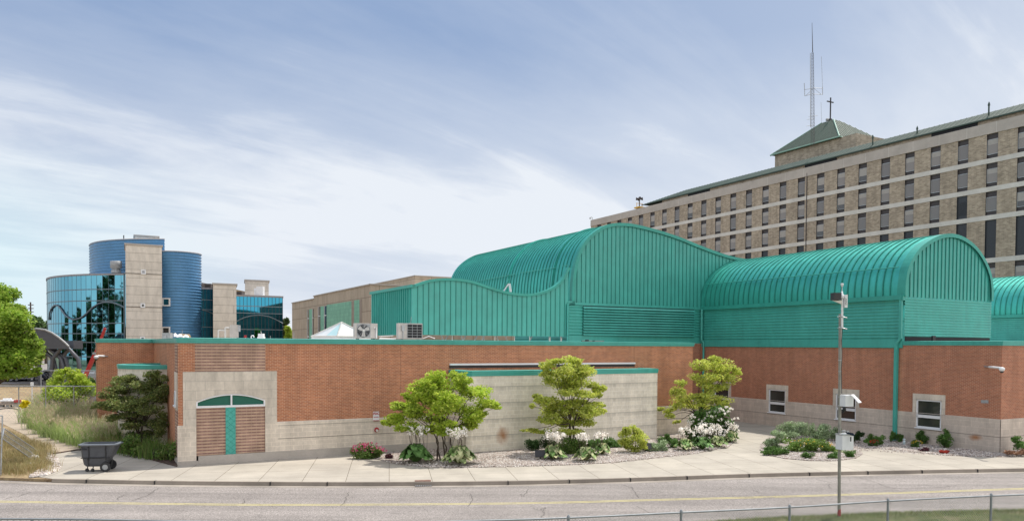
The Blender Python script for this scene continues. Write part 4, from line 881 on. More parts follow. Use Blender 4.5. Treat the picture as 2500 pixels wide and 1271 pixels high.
# square windows on the right drum
for x0,x1,y0,y1 in ((397,416,727,747),(396,416,797,816)):
    Y=121.9; a=D(x0,y0,Y); c=D(x1,y1,Y); f=MB(); w=.18; mx,mz=(a.x+c.x)/2,(a.z+c.z)/2; W_,H_=c.x-a.x,a.z-c.z
    f.ob((mx,Y,a.z-w/2),(W_,.35,w)); f.ob((mx,Y,c.z+w/2),(W_,.35,w)); f.ob((a.x+w/2,Y,mz),(w,.34,H_-2*w)); f.ob((c.x-w/2,Y,mz),(w,.34,H_-2*w)); o=obj('window',f,m_wht,gbld)
    q=MB(); q.quad((a.x,Y-.05,c.z),(c.x,Y-.05,c.z),(c.x,Y-.05,a.z),(a.x,Y-.05,a.z)); obj('pane',q,m_glass2 if y0<750 else m_win,o)
q=MB(); q.lathe(D(283.5,666,126),[(.75,0),(.75,.45),(.62,.5),(.62,.7),(.88,.75),(.88,1.85),(.8,1.9)],18); obj('roof_exhaust_fan',q,m_grey,gbld)
q=MB(); q.tube([D(302,590,130),D(302,574,130)],.09,5); obj('roof_rod',q,m_tp,gbld)
# right-hand glass blocks
def glassblock(x0,x1,ytop,Y,rows,ncol,arch,depth=14):
    p=D(x0,ytop,Y); a,b=p.dot(UA),p.dot(UB); a1=PB(x1,ytop,b)[0]; q=MB(); zz=[0]+[PB(x0,y,b)[1] for y in rows][::-1]+[p.z]
    for i in range(ncol):
        s0,s1=a+(a1-a)*i/ncol,a+(a1-a)*(i+1)/ncol
        for j in range(len(zz)-1): rectb(q,b,s0,s1,zz[j],zz[j+1])
    dd=Vector((p.x,p.y,0)).normalized()*depth; P=[W(a,b+.05,0),W(a1,b+.05,0),W(a1,b+.05,0)+dd,W(a,b+.05,0)+dd]; q.hexa(P+[v+Vector((0,0,p.z-.05)) for v in P]); obj('curtain_wall',q,m_glass2,gbld)
    q=MB()
    for z in zz[1:-1]: q.box(a,a1,b-.07,b-.002,z-.06,z+.06)
    obj('mullion_band',q,m_mull,gbld); q=MB()
    for i in range(ncol+1): s=a+(a1-a)*i/ncol; q.box(s-.03,s+.03,b-.04,b-.001,0,p.z)
    obj('mullion',q,m_tp2,gbld); q=MB(); P=[W(a-.1,b-.12,p.z),W(a1+.1,b-.12,p.z),W(a1+.1,b-.12,p.z)+dd,W(a-.1,b-.12,p.z)+dd]; q.hexa(P+[v+Vector((0,0,.3)) for v in P]); obj('roof_edge',q,m_cap,gbld)
    q=MB(); q.tube([W(PB(x,y,b)[0],b-.12,PB(x,y,b)[1]) for x,y in arch],.09,5); obj('arch_trim',q,m_mull,gbld)
    return a,a1,b
glassblock(452,522,704,126,[730,754,797],8,[(454,763),(465,758),(480,756),(495,756.5),(508,760),(521,766)])
boxpx('stair_tower',520,577,694,121,m_stone,9)
glassblock(576.5,690,723,128,[746,763,803],13,[(577,784),(595,775),(615,770),(635,769),(655,772),(672,779),(690,789)])
boxpx('roof_penthouse',598,656,685,142,m_stone,7,12); 
q=MB(); 
a,b=D(590,690,142).dot(UA),D(590,690,142).dot(UB)
for i,(x0,x1,y0) in enumerate(((454,467,692.5),(478,497,693),(504,519,693.5),(578,594,712.5))):
    p=D(x0,y0,134); r=D(x1,y0,134); q=MB(); q.ob(((p.x+r.x)/2,134,p.z-.7),(r.x-p.x,1.6,1.5)); 
    for k in range(5): q.ob(((p.x+r.x)/2,133.15,p.z-.3-k*.2),((r.x-p.x)*.9,.06,.06))
    obj('rooftop_chiller',q,simple('brown_rooftop_unit_%d'%i,(.09,.075,.07),.7),gbld)
q=MB(); p=D(620,699,131); q.ob(p+Vector((1.1,0,-1.0)),(1.1,1,2.0)); q.ob(p+Vector((.35,0,-1.1)),(.45,.6,1.6)); q.ob(p+Vector((-.5,0,-1.8)),(1.3,.6,.5)); obj('rooftop_cabinet',q,m_wht,gbld)
# ================= entrance canopy =================
cn=thing('entrance_canopy',Vector((-60,93,0)),'dark grey barrel-vaulted entrance canopy on crossing curved columns','canopy')
YC=93; cap_=[(40,851),(42,838),(52,822),(70,806),(89,801.5),(110,804.5),(127,812),(144,823.5),(157,834.5),(168,845),(169,851)]
pf=[D(x,y,YC) for x,y in cap_]; pf=[Vector((p.x,YC,p.z)) for p in pf]; bk_=[p+Vector((-12.5,19,0)) for p in pf]
m_can=simple('canopy_dark_metal',(.085,.09,.105),.45,.3,.1)
q=MB(); q.poly(pf); n=len(pf); q.add(pf+bk_,[(i,i+1,n+i+1,n+i) for i in range(n-1)]); q.poly(bk_[::-1]); obj('vault',q,m_can,cn)
q=MB(); q.tube(pf[1:-1],.12,6); 
for i in range(1,9): q.tube([pf[0].lerp(pf[-1],i/9)+Vector((0,-.03,0)),Vector((pf[0].lerp(pf[-1],i/9).x,YC-.03,max(pf[0].z,min(p.z for p in (pf[5],)) )))],.03,4) if False else None
obj('vault_trim',q,m_grey,cn)
q=MB(); q.ob(((pf[-1].x+.3-6),YC+10.5,pf[-1].z+.5),(1.0,22,1.0),math.atan2(12.5,19)); obj('edge_beam',q,m_can,cn)
for dy in (0,8):
    for x0,x1 in ((150,122),(118,150),(165,190),(170,138),(128,158),(112,90),(98,128)):
        a=D(x0,848,YC+dy+.5+.3*(x0%3)); c=Vector((D(x1,930,YC+dy).x,a.y,0)); mid=(a+c)/2+Vector((.5 if x1>x0 else -.5,0,1.0)); q=MB(); q.tube([a,a.lerp(mid,.5)*1,mid,mid.lerp(c,.5)+Vector((.15 if x1>x0 else -.15,0,0)),c],.24,8); obj('curved_column',q,m_can,cn)
# cars
def car(loc,col,label,rz,group='cars parked beyond the entrance canopy'):
    c=thing('parked_car',loc,label,'car',group); L=Vector(loc); m=simple('car_paint_'+label[:5].strip().replace(' ','_'),col,.25,.2,.03); Rm=Matrix.Rotation(rz,3,'Z')
    def T(vs): return [L+Rm@Vector(v) for v in vs]
    prof=[(-2.2,.35),(-2.25,.75),(-2.1,.95),(-1.35,1.02),(-.75,1.45),(.75,1.45),(1.45,1.0),(2.1,.88),(2.25,.6),(2.2,.35)]
    q=MB(); n=len(prof); w=.88; vs=[]
    for s in (-1,1):
        for x,z in prof: vs.append((x,s*(w-(.18 if z>1.2 else 0)),z))
    q.add(T(vs),[tuple(range(n)),tuple(range(2*n-1,n-1,-1))]+[(i,n+i,n+(i+1)%n,(i+1)%n) for i in range(n)]); obj('body',q,m,c)
    q=MB()
    for s in (-1,1): q.add(T([(-1.2,s*.86,1.04),(1.25,s*.86,1.04),(.68,s*.72,1.41),(-.7,s*.72,1.41)]),[(0,1,2,3)] if s<0 else [(3,2,1,0)])
    q.add(T([(.8,-.68,1.43),(1.42,-.8,1.04),(1.42,.8,1.04),(.8,.68,1.43)]),[(0,1,2,3)]); q.add(T([(-1.33,-.8,1.06),(-.78,-.68,1.43),(-.78,.68,1.43),(-1.33,.8,1.06)]),[(0,1,2,3)]); obj('window',q,m_win,c)
    for x in (-1.4,1.4):
        for s in (-.85,.85): q=MB(); q.lathe((L+Rm@Vector((x,s,.33))),[(.33,-.1),(.33,.1)],14,axis=tuple(Rm@Vector((0,1,0)))); q.lathe((L+Rm@Vector((x,s*1.03,.33))),[(.2,-.1),(.2,.1)],10,1,axis=tuple(Rm@Vector((0,1,0)))); obj('wheel',q,[m_blk,m_grey],c)
for x,Y,col,lb,rz in ((52,104,(.55,.56,.58),'silver car parked beyond the big maple branches',1.2),(78,106,(.62,.62,.62),'white car under the canopy, right of the silver one',1.3),(128,108,(.04,.05,.08),'dark blue car seen between the canopy columns',1.3),(205,106,(.25,.27,.30),'grey car beside the glass wall, right of the canopy',1.1),(20,104,(.03,.03,.035),'black car furthest left in the car park',1.2)):
    p=D(x,900,Y); car((p.x,Y,0),col,lb,rz)
# red boom
bo=thing('boom_lift',Vector((D(200,915,85).x,85,0)),'red boom lift arm slanting up in front of the glass building','boom lift')
m_red=simple('red_machine_paint',(.42,.03,.03),.4,.1,.15)
P=[D(206,922,85),D(233,862,84.8),D(257,800,84.6)]
def beam(mb,p,q,w,h,mi=0):
    d=(q-p).normalized(); r=d.cross(Vector((0,1,0))).normalized(); mb.hexa([p-r*w/2+Vector((0,-h/2,0)),p+r*w/2+Vector((0,-h/2,0)),p+r*w/2+Vector((0,h/2,0)),p-r*w/2+Vector((0,h/2,0)),q-r*w/2+Vector((0,-h/2,0)),q+r*w/2+Vector((0,-h/2,0)),q+r*w/2+Vector((0,h/2,0)),q-r*w/2+Vector((0,h/2,0))],mi)
q=MB(); beam(q,P[0],P[1],.36,.3); obj('lower_boom',q,m_red,bo); q=MB(); beam(q,P[1],P[2],.24,.2); obj('upper_boom',q,m_red,bo); q=MB(); q.ob(P[1],(.45,.4,.25),0); obj('boom_collar',q,m_grey,bo)
q=MB(); c=Vector((P[0].x-.3,85,.95)); q.ob(c,(2.2,1.4,.8)); obj('chassis',q,m_red,bo)
for sx in (-.8,.8): q=MB(); q.lathe(c+Vector((sx,-.8,-.5)),[(.45,-.15),(.45,.15)],14,axis=(0,1,0)); obj('wheel',q,m_blk,bo)
# utility pole
up_=thing('utility_pole',Vector((D(75,780,190).x,190,0)),'distant wooden utility pole with three crossarms above the treetops','utility pole')
q=MB(); t_=D(74.5,737,190); q.tube([Vector((t_.x,190,0)),t_],[.28,.16],6); obj('pole',q,m_bark,up_)
for y in (744,752.5,761): q=MB(); q.tube([D(68.5,y,190),D(82,y,190)],.12,4); [q.tube([D(x,y,190),D(x,y-1.6,190)],.1,4) for x in (69.5,72,78,81)]; obj('crossarm',q,m_grey,up_)
# ================= rooftop equipment =================
def acunit(x0,x1,y0,y1,Y,label,fan):
    p=D(x0,y1,Y); r=D(x1,y0,Y); w=r.x-p.x; h=r.z-p.z; z0=p.z; cx=(p.x+r.x)/2; rot=TH-.12
    Rm=Matrix.Rotation(rot,3,'Z'); dp=.5; ww=w*.98
    t=thing('condenser_unit',(cx,Y,z0),label,'air conditioner','air conditioners on the brick wing roof'); c=Vector((cx,Y,z0+h/2))
    q=MB(); q.ob(c,(ww,dp,h),rot); 
    obj('casing',q,simple('beige_casing',(.50,.47,.44),.5,.1),t)
    if fan:
        fc=c+Rm@Vector((-ww*.12,-dp/2-.01,0)); ax=tuple(Rm@Vector((0,-1,0)))
        q=MB(); q.ob(fc+Rm@Vector((0,.002,0)),(ww*.6,.015,h*.9),rot); obj('fan_grille',q,m_grey,t)
        q=MB(); q.lathe(fc+Rm@Vector((0,-.012,0)),[(.34,0),(.34,.006)],24,axis=ax); obj('fan_opening',q,m_dark,t)
        q=MB()
        for k in range(3):
            a=k*2.094+.5; u=Rm@Vector((math.cos(a),0,math.sin(a))); v=Rm@Vector((-math.sin(a),0,math.cos(a))); f0=fc+Rm@Vector((0,-.035,0)); q.poly([f0+u*.05-v*.05,f0+u*.3-v*.12,f0+u*.32+v*.1,f0+u*.05+v*.06])
        q.lathe(fc+Rm@Vector((0,-.02,0)),[(.07,0),(.07,.03)],12,axis=ax); obj('fan_blade',q,m_steel,t)
        q=MB()
        for rr in (.1,.17,.24,.31): q.tube([fc+Rm@Vector((rr*math.cos(s),-.05,rr*math.sin(s))) for s in np.linspace(0,6.283,22)],.006,4)
        for k in range(8): a=k*.785; q.tube([fc+Rm@Vector((.05*math.cos(a),-.05,.05*math.sin(a))),fc+Rm@Vector((.34*math.cos(a),-.05,.34*math.sin(a)))],.006,4)
        obj('fan_guard',q,m_galv,t)
        q=MB(); q.tube([c+Rm@Vector((ww*.36,-dp/2-.03,h*.2)),c+Rm@Vector((ww*.42,-dp/2-.06,h*.22)),c+Rm@Vector((ww*.44,-dp/2-.06,-h*.5))],.03,6); obj('pipe',q,m_wht,t)
    else:
        fc=c+Rm@Vector((ww*.17,-dp/2-.005,0)); q=MB(); q.ob(fc,(ww*.62,.01,h*.88),rot); obj('coil',q,m_dark,t)
        q=MB()
        for k in range(6): z=-h*.42+k*h*.84/5; q.ob(fc+Vector((0,0,z))+Rm@Vector((0,-.02,0)),(ww*.64,.012,.015),rot)
        for k in range(4): q.ob(fc+Rm@Vector((-ww*.3+k*ww*.2,-.03,0)),(.012,.012,h*.88),rot)
        obj('coil_guard',q,m_galv,t); q=MB(); q.ob(c+Rm@Vector((-ww*.32,-dp/2-.06,h*.18)),(.16,.1,.3),rot); q.tube([c+Rm@Vector((-ww*.32,-dp/2-.06,-h*.5)),c+Rm@Vector((-ww*.32,-dp/2-.06,h*.05))],.025,6); q.tube([c+Rm@Vector((-ww*.28,-dp/2-.1,h*.3)),c+Rm@Vector((0,-dp/2,h*.55)),c+Rm@Vector((.05,-dp/2,h*.9))],.012,4); obj('disconnect_box',q,m_galv,t)
    q=MB()
    for s in (-.35,.35): q.ob(Vector((cx,Y,(z0+ZC-.1)/2))+Rm@Vector((s*ww,0,0)),(.08,dp,z0-ZC+.1),rot)
    obj('stand',q,m_blk,t)
acunit(864,920,789,825,41,'grey condenser unit with a round fan grille on the roof edge',True)
acunit(969,1030,789,827,42.5,'grey condenser unit with dark finned coil, right of the one with the fan',False)
q=MB()
for i in range(26): 
    x=930+i*4 if i<12 else 1030+ (i-12)*5
    c=D(min(x,1090),825,43+random.random()*2); q.ob(c-Vector((0,0,.1)),(.25+.2*random.random(),.2,.12+.1*random.random()),random.random())
q=MB(); q.tube([D(926,826,44),D(960,826.5,44.5),D(966,826,44.5)],.04,6); q.tube([D(1032,826,45),D(1047,820,45),D(1062,826,45)],.02,5); q.tube([D(925,821,44),D(960,819,44)],.02,5); obj('roof_conduit',q,m_wht,loc=D(940,827,44),label='thin white conduit lines on the roof between the two condenser units',cat='conduit')
sk=thing('skylight',W(20,48,ZC),'white pyramid skylight on the flat roof, left of the fan condenser','skylight')
ap=D(834,786,54); l_=D(760,820.5,54.6); f_=D(823,823,53.2); r_=D(905,820,54.6); bk2=D(842,819,56.5); zz=l_.z
for p in (f_,r_,bk2): p.z=zz
q=MB(); m_sk=simple('white_skylight_panel',(.75,.78,.80),.35,0,.03); m_sk2=simple('pale_cyan_skylight_panel',(.50,.72,.76),.3,0,.03)
mid=l_.lerp(f_,.55)
q.add([l_,f_,r_,bk2,ap,mid],[(0,5,4),(5,1,4),(1,2,4),(2,3,4),(3,0,4)]); q.m[1]=1; obj('glazing',q,[m_sk,m_sk2],sk)
q=MB(); [q.tube([p,ap],.045,5) for p in (l_,f_,r_,bk2)]; [q.tube([a,b],.06,5) for a,b in ((l_,f_),(f_,r_),(r_,bk2),(bk2,l_))]; obj('frame',q,m_steel,sk)
q=MB(); dn_=Vector((0,0,-(zz-ZC+.1))); [q.quad(a+dn_,b+dn_,b,a) for a,b in ((l_,f_),(f_,r_),(r_,bk2),(bk2,l_))]; obj('kerb_wall',q,m_wht,sk)
# small roof things
t=thing('roof_control_cabinet',D(571,826,44),'beige roof cabinet with looping white pipes above the brick wing','cabinet')
c=D(572.5,808,44); q=MB(); q.ob(c,(.42,.35,.72),.3); obj('box',q,simple('beige_box',(.42,.39,.36),.6),t); q=MB(); q.ob(D(584,801,44),(.13,.25,.36),.3); obj('side_box',q,m_grey,t)
q=MB(); q.tube([D(533,825,44),D(533,807,44),D(534.5,805.5,44),D(549,805.5,44),D(549,801,44),D(551,799.5,44),D(560,799.5,43.8)],.04,7); q.tube([D(550,824,44),D(550,801,44)],.05,7); q.tube([D(562,824,43.8),D(562,793,43.8)],.02,5); obj('pipe',q,m_steel,t)
t=thing('tarp_bundle',D(445,826,46),'white tarp bundle with tan edge lying on the roof near the drum','tarp'); q=MB()
vs=[];kx=9
for i in range(kx):
    for j in range(5): x=424+(462-424)*i/(kx-1); p=D(x,826,45.4+.3*j); vs.append(p+Vector((0,0,(.30-.1*i/kx+.06*math.sin(i*2.2))*math.sin(math.pi*(j+.6)/5.2))))
q.add(vs,[(i*5+j,(i+1)*5+j,(i+1)*5+j+1,i*5+j+1) for i in range(kx-1) for j in range(4)],0,True); obj('sheet',q,m_steel,t); q=MB(); q.tube([D(440,816,45.8),D(452,817,45.9),D(462,817,45.9),D(465,823,45.9)],.04,5); obj('tan_edge',q,simple('tan_cloth',(.5,.33,.15),.8),t)
t=thing('roof_vent',D(638,827,46),'small white box vent with an aerial on the roof edge','vent'); q=MB(); q.ob(D(638,818,46),(.3,.3,.2)); q.ob(D(638,823.5,46),(.36,.36,.1)); q.tube([D(638,815,46),D(637,808,46)],.012,4); obj('vent_box',q,m_wht,t)
t=MB(); t.tube([D(613.5,826,46)]+[D(616.5-3.2*math.cos(s),821.5-3.2*math.sin(s),46) for s in np.linspace(0,3.14,7)]+[D(619.7,823,46)],.035,6); obj('gooseneck_pipe',t,m_wht,loc=D(614,826,46),label='small white gooseneck vent pipe left of the box vent',cat='pipe')
t=thing('red_valve_wheel',D(599,826,46),'small red and white fitting on the roof, left of the gooseneck pipe','fitting'); q=MB(); q.tube([D(599,826,46),D(599,821,46)],.02,5); obj('stem',q,m_wht,t); q=MB(); [q.tube([D(599,821,46),D(599+3.5*math.cos(s),821+3.5*math.sin(s),46)],.03,4) for s in np.arange(.3,6.2,1.25)]; obj('spokes',q,m_red,t)
t=MB(); t.ob(D(409,819,49),(.5,.4,.36)); t.lathe(D(402,823,48.8),[(.14,0),(.14,.1)],10,axis=(0,-1,0)); obj('roof_fan_box',t,m_grey,loc=D(409,826,49),label='grey fan box on the far end of the brick wing roof',cat='fan')
t=MB(); t.tube([D(403,826,49),D(436,826,49)],.01,4)
for x,y0,y1,Y in ((445,806,825,45),(411,811,824,47),(984,774,800,43),(660,819,827,46),(717,811,827,47),(717.5,811,827,47)): pass
def rod(x,y0,y1,Y,lb): t=MB(); t.tube([D(x,y1,Y),D(x,y0,Y)],.015,4); obj('lightning_rod',t,m_grey,loc=D(x,y1,Y),label=lb,cat='rod',group='lightning rods on the roof edges')
rod(445,805,826,45,'thin lightning rod over the white tarp bundle'); rod(410.5,811,826,47,'thin lightning rod left of the tarp bundle'); rod(717.5,810,828,46,'lightning rod in front of the beige panel building corner'); rod(660,819,828,46,'short lightning rod right of the box vent')
# black tray and items at hall base
t=MB(); t.box(0,0,0,0,0,0) if False else None; t.tube([D(1420,833,50),D(1474,833.5,51)],.07,6); t.ob(D(1433,831.5,50),(.22,.2,.16)); t.ob(D(1449,832,50),(.15,.1,.1)); obj('roof_pipe_run',t,m_blk,loc=D(1447,835,50),label='dark pipe run lying at the foot of the louvred hall wall',cat='pipe')
t=MB(); c=D(2279,830,43); t.ob(c,(.16,.16,.5)); t.ob(c-Vector((0,0,.2)),(.3,.3,.1)); obj('roof_stub_vent',t,m_blk,loc=c-Vector((0,0,.3)),label='black stub vent before the dark gap under the right vault end',cat='vent')
# ================= wall fittings =================
b_=BF-.05
sg=thing('wall_sign',W(*PB(918,1015,b_)[:1],b_,PB(918,1015,b_)[1]),'white metal sign reading FDC in red letters on the brick wall','sign')
a0_,z1=PB(911,1004,b_);a1_,z0=PB(925.5,1026,b_)
q=MB(); q.box(a0_,a1_,b_-.015,b_+.02,z0,z1); obj('plate',q,m_wht,sg)
m_sred=simple('sign_red',(.40,.02,.04),.5,0,.03)
q=MB(); q.box(a0_,a1_,b_-.018,b_-.016,z0,z0+.03); q.box(a0_+.02,a1_-.02,b_-.018,b_-.016,z0+.19,z0+.205); q.box(a0_+.03,a1_-.03,b_-.018,b_-.016,z0+.155,z0+.175); obj('red_line',q,m_sred,sg)
def text(s,loc,size,m,rotz,parent,name='lettering',rx=math.pi/2,roll=0,bold=.01):
    cu=bpy.data.curves.new('t','FONT'); cu.body=s; cu.size=size; cu.align_x='CENTER'; cu.align_y='CENTER'; cu.extrude=.002; cu.offset=bold
    o=bpy.data.objects.new('t',cu); S.collection.objects.link(o); dg=bpy.context.evaluated_depsgraph_get(); me=bpy.data.meshes.new_from_object(o.evaluated_get(dg)); bpy.data.objects.remove(o)
    me.materials.clear(); me.materials.append(m); n=bpy.data.objects.new(name,me); S.collection.objects.link(n); n.parent=parent; n.location=Vector(loc)-WL[parent.name]; n.rotation_euler=Matrix.Rotation(rotz,3,'Z').to_4x4().to_euler() if False else (Matrix.Rotation(rotz,4,'Z')@Matrix.Rotation(rx,4,'X')@Matrix.Rotation(roll,4,'Z')).to_euler(); WL[n.name]=Vector(loc); return n
text('FDC',W((a0_+a1_)/2,b_-.02,z1-.10),.155,m_sred,TH,sg,bold=.006)
fc=thing('fire_hose_inlet',W(PB(919,1048,b_)[0],b_,PB(919,1048,b_)[1]),'round red fire department hose inlet under the white sign','hose inlet'); c=WL[fc.name]
q=MB(); q.lathe(c,[(.11,0),(.12,.04),(.09,.06)],16,axis=tuple(-UB)); obj('flange',q,m_red,fc); q=MB(); q.lathe(c-UB*.05-Vector((0,0,.03)),[(.06,0),(.06,.08)],12,axis=tuple(-UB)); obj('cap',q,m_steel,fc)
def camera_arm(p0,p1,p2,label):
    t=thing('security_camera',p0,label,'security camera','security cameras on wall arms'); d=(p1-p0)
    q=MB(); q.tube([p0,p0.lerp(p1,.35)],.035,6); obj('bracket',q,m_grey,t); q=MB(); q.tube([p0.lerp(p1,.3),p1],.055,8); obj('arm',q,m_wht,t)
    q=MB(); q.lathe(p2+Vector((0,0,-.09)),[(.03,0),(.10,.05),(.13,.10),(.13,.17),(.05,.22)],14); obj('dome',q,m_wht,t); q=MB(); q.lathe(p2+Vector((0,0,-.15)),[(.03,0),(.08,.03),(.1,.07)],12); obj('lens',q,m_blk,t)
bb,zz_=PA(2404,894,AR); p0=W(AR-.01,bb,zz_); camera_arm(p0,D(2443,897.5,p0.y-2.0),D(2446,902,p0.y-2.0),'white dome camera on an arm near the right brick corner')
p0=W(PB(263,869,BW)[0],BW-.02,PB(258,869,BW)[1]); camera_arm(p0,D(238,868,p0.y-.6),D(235,872.5,p0.y-.6),'white dome camera on the short brick return at far left')
# ================= vegetation =================
def leafmesh(name,cen,nor_bias,size,m,parent=None,loc=None,elong=1.7,**kw):
    """many small rhombic leaves, one mesh"""
    n=len(cen); cen=np.asarray(cen,float); sz=size*rng.uniform(.65,1.3,n)[:,None]
    d=rng.normal(size=(n,3)); d[:,2]*=.6; d/=np.linalg.norm(d,axis=1)[:,None]
    nn=rng.normal(size=(n,3))*.75+np.array([0,0,nor_bias]); nn/=np.linalg.norm(nn,axis=1)[:,None]
    s=np.cross(d,nn); s/=np.maximum(np.linalg.norm(s,axis=1),1e-6)[:,None]
    V=np.stack([cen-d*sz*elong*.5,cen+s*sz*.5,cen+d*sz*elong*.5,cen-s*sz*.5],1).reshape(-1,3)
    loc=Vector(loc) if loc is not None else (WL[parent.name] if parent else Vector((0,0,0)))
    V=V-np.array(loc); me=bpy.data.meshes.new(name); me.vertices.add(4*n); me.vertices.foreach_set('co',V.ravel()); me.loops.add(4*n); me.loops.foreach_set('vertex_index',np.arange(4*n)); me.polygons.add(n); me.polygons.foreach_set('loop_start',np.arange(0,4*n,4)); me.update(calc_edges=True)
    for mm in (m if isinstance(m,(list,tuple)) else [m]): me.materials.append(mm)
    o=bpy.data.objects.new(name,me); S.collection.objects.link(o); WL[o.name]=loc
    if parent: o.parent=parent; o.location=loc-WL[parent.name]
    else: o.location=loc
    return setmeta(o,**kw)
def blob(c,r,n,shell=.45,lump=5):
    """points in an uneven ellipsoid, denser to the outside, broken into sub-clumps"""
    sub=rng.normal(size=(lump,3)); sub/=np.linalg.norm(sub,axis=1)[:,None]; sub*=rng.uniform(.35,.8,(lump,1))
    k=rng.integers(0,lump,n); v=rng.normal(size=(n,3)); v/=np.linalg.norm(v,axis=1)[:,None]; v*=rng.uniform(0,1,(n,1))**shell*.55
    p=(sub[k]+v)*np.array(r); return p+np.array(c)
def limb(mb,a,b,r0,r1,wob=.08,n=5):
    pts=[]; L=(b-a).length
    for i in range(n+1): t=i/n; pts.append(a.lerp(b,t)+Vector((random.uniform(-1,1),random.uniform(-1,1),random.uniform(-.5,.5)))*wob*L*math.sin(math.pi*t)*.6+Vector((0,0,L*.08*math.sin(math.pi*t))))
    mb.tube(pts,[r0+(r1-r0)*i/n for i in range(n+1)],6)
def tree(name,base,cl,m,leaf,dens_,label,cat='tree',group=None,stems=None,trunk_r=.05,bias=.5,depth=.7,tm=m_bark,elong=1.7,lump=5,fill=1):
    t=thing(name,base,label,cat,group); Y=base.y; pts=[]; mb=MB(); core=list(cl)
    for (x,y,rx,ry) in core:
        for _ in range(fill): cl=list(cl)+[(x+random.uniform(-.8,.8)*rx,y+random.uniform(-.7,.8)*ry,rx*.62,ry*.66)]
    for i,(x,y,rx,ry) in enumerate(cl):
        c0=D(x,y,Y); s=Y/FOC; wx,wz=rx*s,ry*s; dy=random.uniform(-1,1)*depth; c=D(x,y,Y+dy); wy=max(wx*.8,wz)
        pts.append(blob(c,(wx*1.15,wy,wz*1.25),int(dens_*3.14*wx*wz/(leaf*leaf*.30))+80,lump=lump))
        for k in range(3): # twigs
            e=c+Vector((random.uniform(-.8,.8)*wx,random.uniform(-.8,.8)*wy,random.uniform(-.5,.6)*wz)); limb(mb,c-Vector((0,0,wz*.4)),e,trunk_r*.22,trunk_r*.08,.1,3)
    stems=stems or [(0,0)]
    cs=[D(x,y,Y)-Vector((0,0,ry*Y/FOC*.5)) for x,y,rx,ry in core]
    forks=[]
    for sx,lean in stems:
        b=base+Vector((sx,random.uniform(-.1,.1),-.03)); forks.append(b)
    zmid=min(c.z for c in cs)
    tops=[]
    for i,b in enumerate(forks):
        tgt=[c for j,c in enumerate(cs) if j%len(forks)==i] or cs; av=sum(tgt,Vector())/len(tgt); f=b.lerp(av,.55); f.y=Y+random.uniform(-.2,.2); tops.append(f); limb(mb,b,f,trunk_r,trunk_r*.6,.07,7)
    for c in cs:
        f=min(tops,key=lambda q:(q-c).length); limb(mb,f,c+Vector((0,random.uniform(-.3,.3),0)),trunk_r*.5,trunk_r*.2,.1,5)
    obj('trunk',mb,tm,t); leafmesh('crown',np.concatenate(pts),bias,leaf,m,t,elong=elong); return t
def at(x,y,z=.03): return G(x,y,z)
t1=[(1020,945,26,16),(1045,932,22,16),(1060,925,26,18),(1072,912,14,8),(1090,948,42,22),(1108,912,10,6),(1122,921,22,12),(1140,928,16,8),(1145,962,42,20),(1188,985,28,12),(1210,991,13,6),(992,988,26,12),(970,994,12,7),(1010,1002,42,18),(985,1020,34,16),(950,1032,16,8),(936,1028,8,4),(1060,985,50,26),(1112,1000,50,24),(1145,1025,32,15),(1065,1030,45,17),(1002,1046,26,11),(1100,972,42,18),(1168,1012,26,12),(1040,965,36,18),(1125,1045,20,9),(1050,1050,26,10),(1090,1050,30,10),(975,1045,16,8),(1150,1040,20,8),(1010,970,22,12),(1170,950,14,6)]
tree('ornamental_tree',at(1086,1124),t1,L_lime,.075,1.35,'broad multi-stem lime green tree between the FDC sign and the stone bay',stems=[(-.35,0),(-.18,0),(0,0),(.1,0),(.28,0)],trunk_r=.04,fill=2,group='ornamental trees in the front bed')
t2=[(1352,884,26,10),(1385,877,28,8),(1412,880,16,9),(1340,904,24,14),(1370,900,34,16),(1402,906,40,18),(1432,905,18,9),(1370,930,40,18),(1410,938,42,18),(1450,948,24,12),(1468,944,14,7),(1462,960,12,8),(1385,956,34,10),(1430,962,24,9),(1312,972,16,9),(1335,982,30,13),(1360,1002,40,15),(1395,985,34,12),(1405,1004,44,17),(1448,1000,26,12),(1468,1003,14,7),(1420,1030,32,13),(1375,1030,32,13),(1340,1022,24,11),(1325,1052,20,6),(1295,1051,20,5),(1390,1052,30,8),(1425,985,26,10),(1462,985,14,6),(1300,990,8,5)]
tree('ornamental_tree',at(1398,1106),t2,L_yel,.065,1.3,'tall two-tiered yellow-green tree in front of the stone bay',stems=[(-.15,0),(0,0),(.1,0),(.22,0)],trunk_r=.045,fill=2,group='ornamental trees in the front bed')
t3=[(1735,876,24,9),(1765,880,26,9),(1712,890,22,10),(1740,898,40,14),(1775,900,28,12),(1795,902,12,6),(1722,918,34,14),(1762,922,34,15),(1785,918,14,8),(1735,942,30,14),(1765,945,22,11),(1662,935,16,9),(1655,955,20,12),(1670,975,30,13),(1700,965,16,8),(1725,972,34,13),(1757,980,26,12),(1700,990,26,10),(1655,990,20,9),(1628,1000,20,7),(1612,998,12,5),(1635,1014,16,7),(1652,1030,10,5),(1740,995,24,8),(1770,990,14,7)]
tree('ornamental_tree',at(1697,1070),t3,L_yel,.07,1.0,'open leaning tree with yellow-green leaves at the corner of the brick wings',stems=[(-.3,0),(0,0),(.15,0)],trunk_r=.05,group='ornamental trees in the front bed',lump=6)
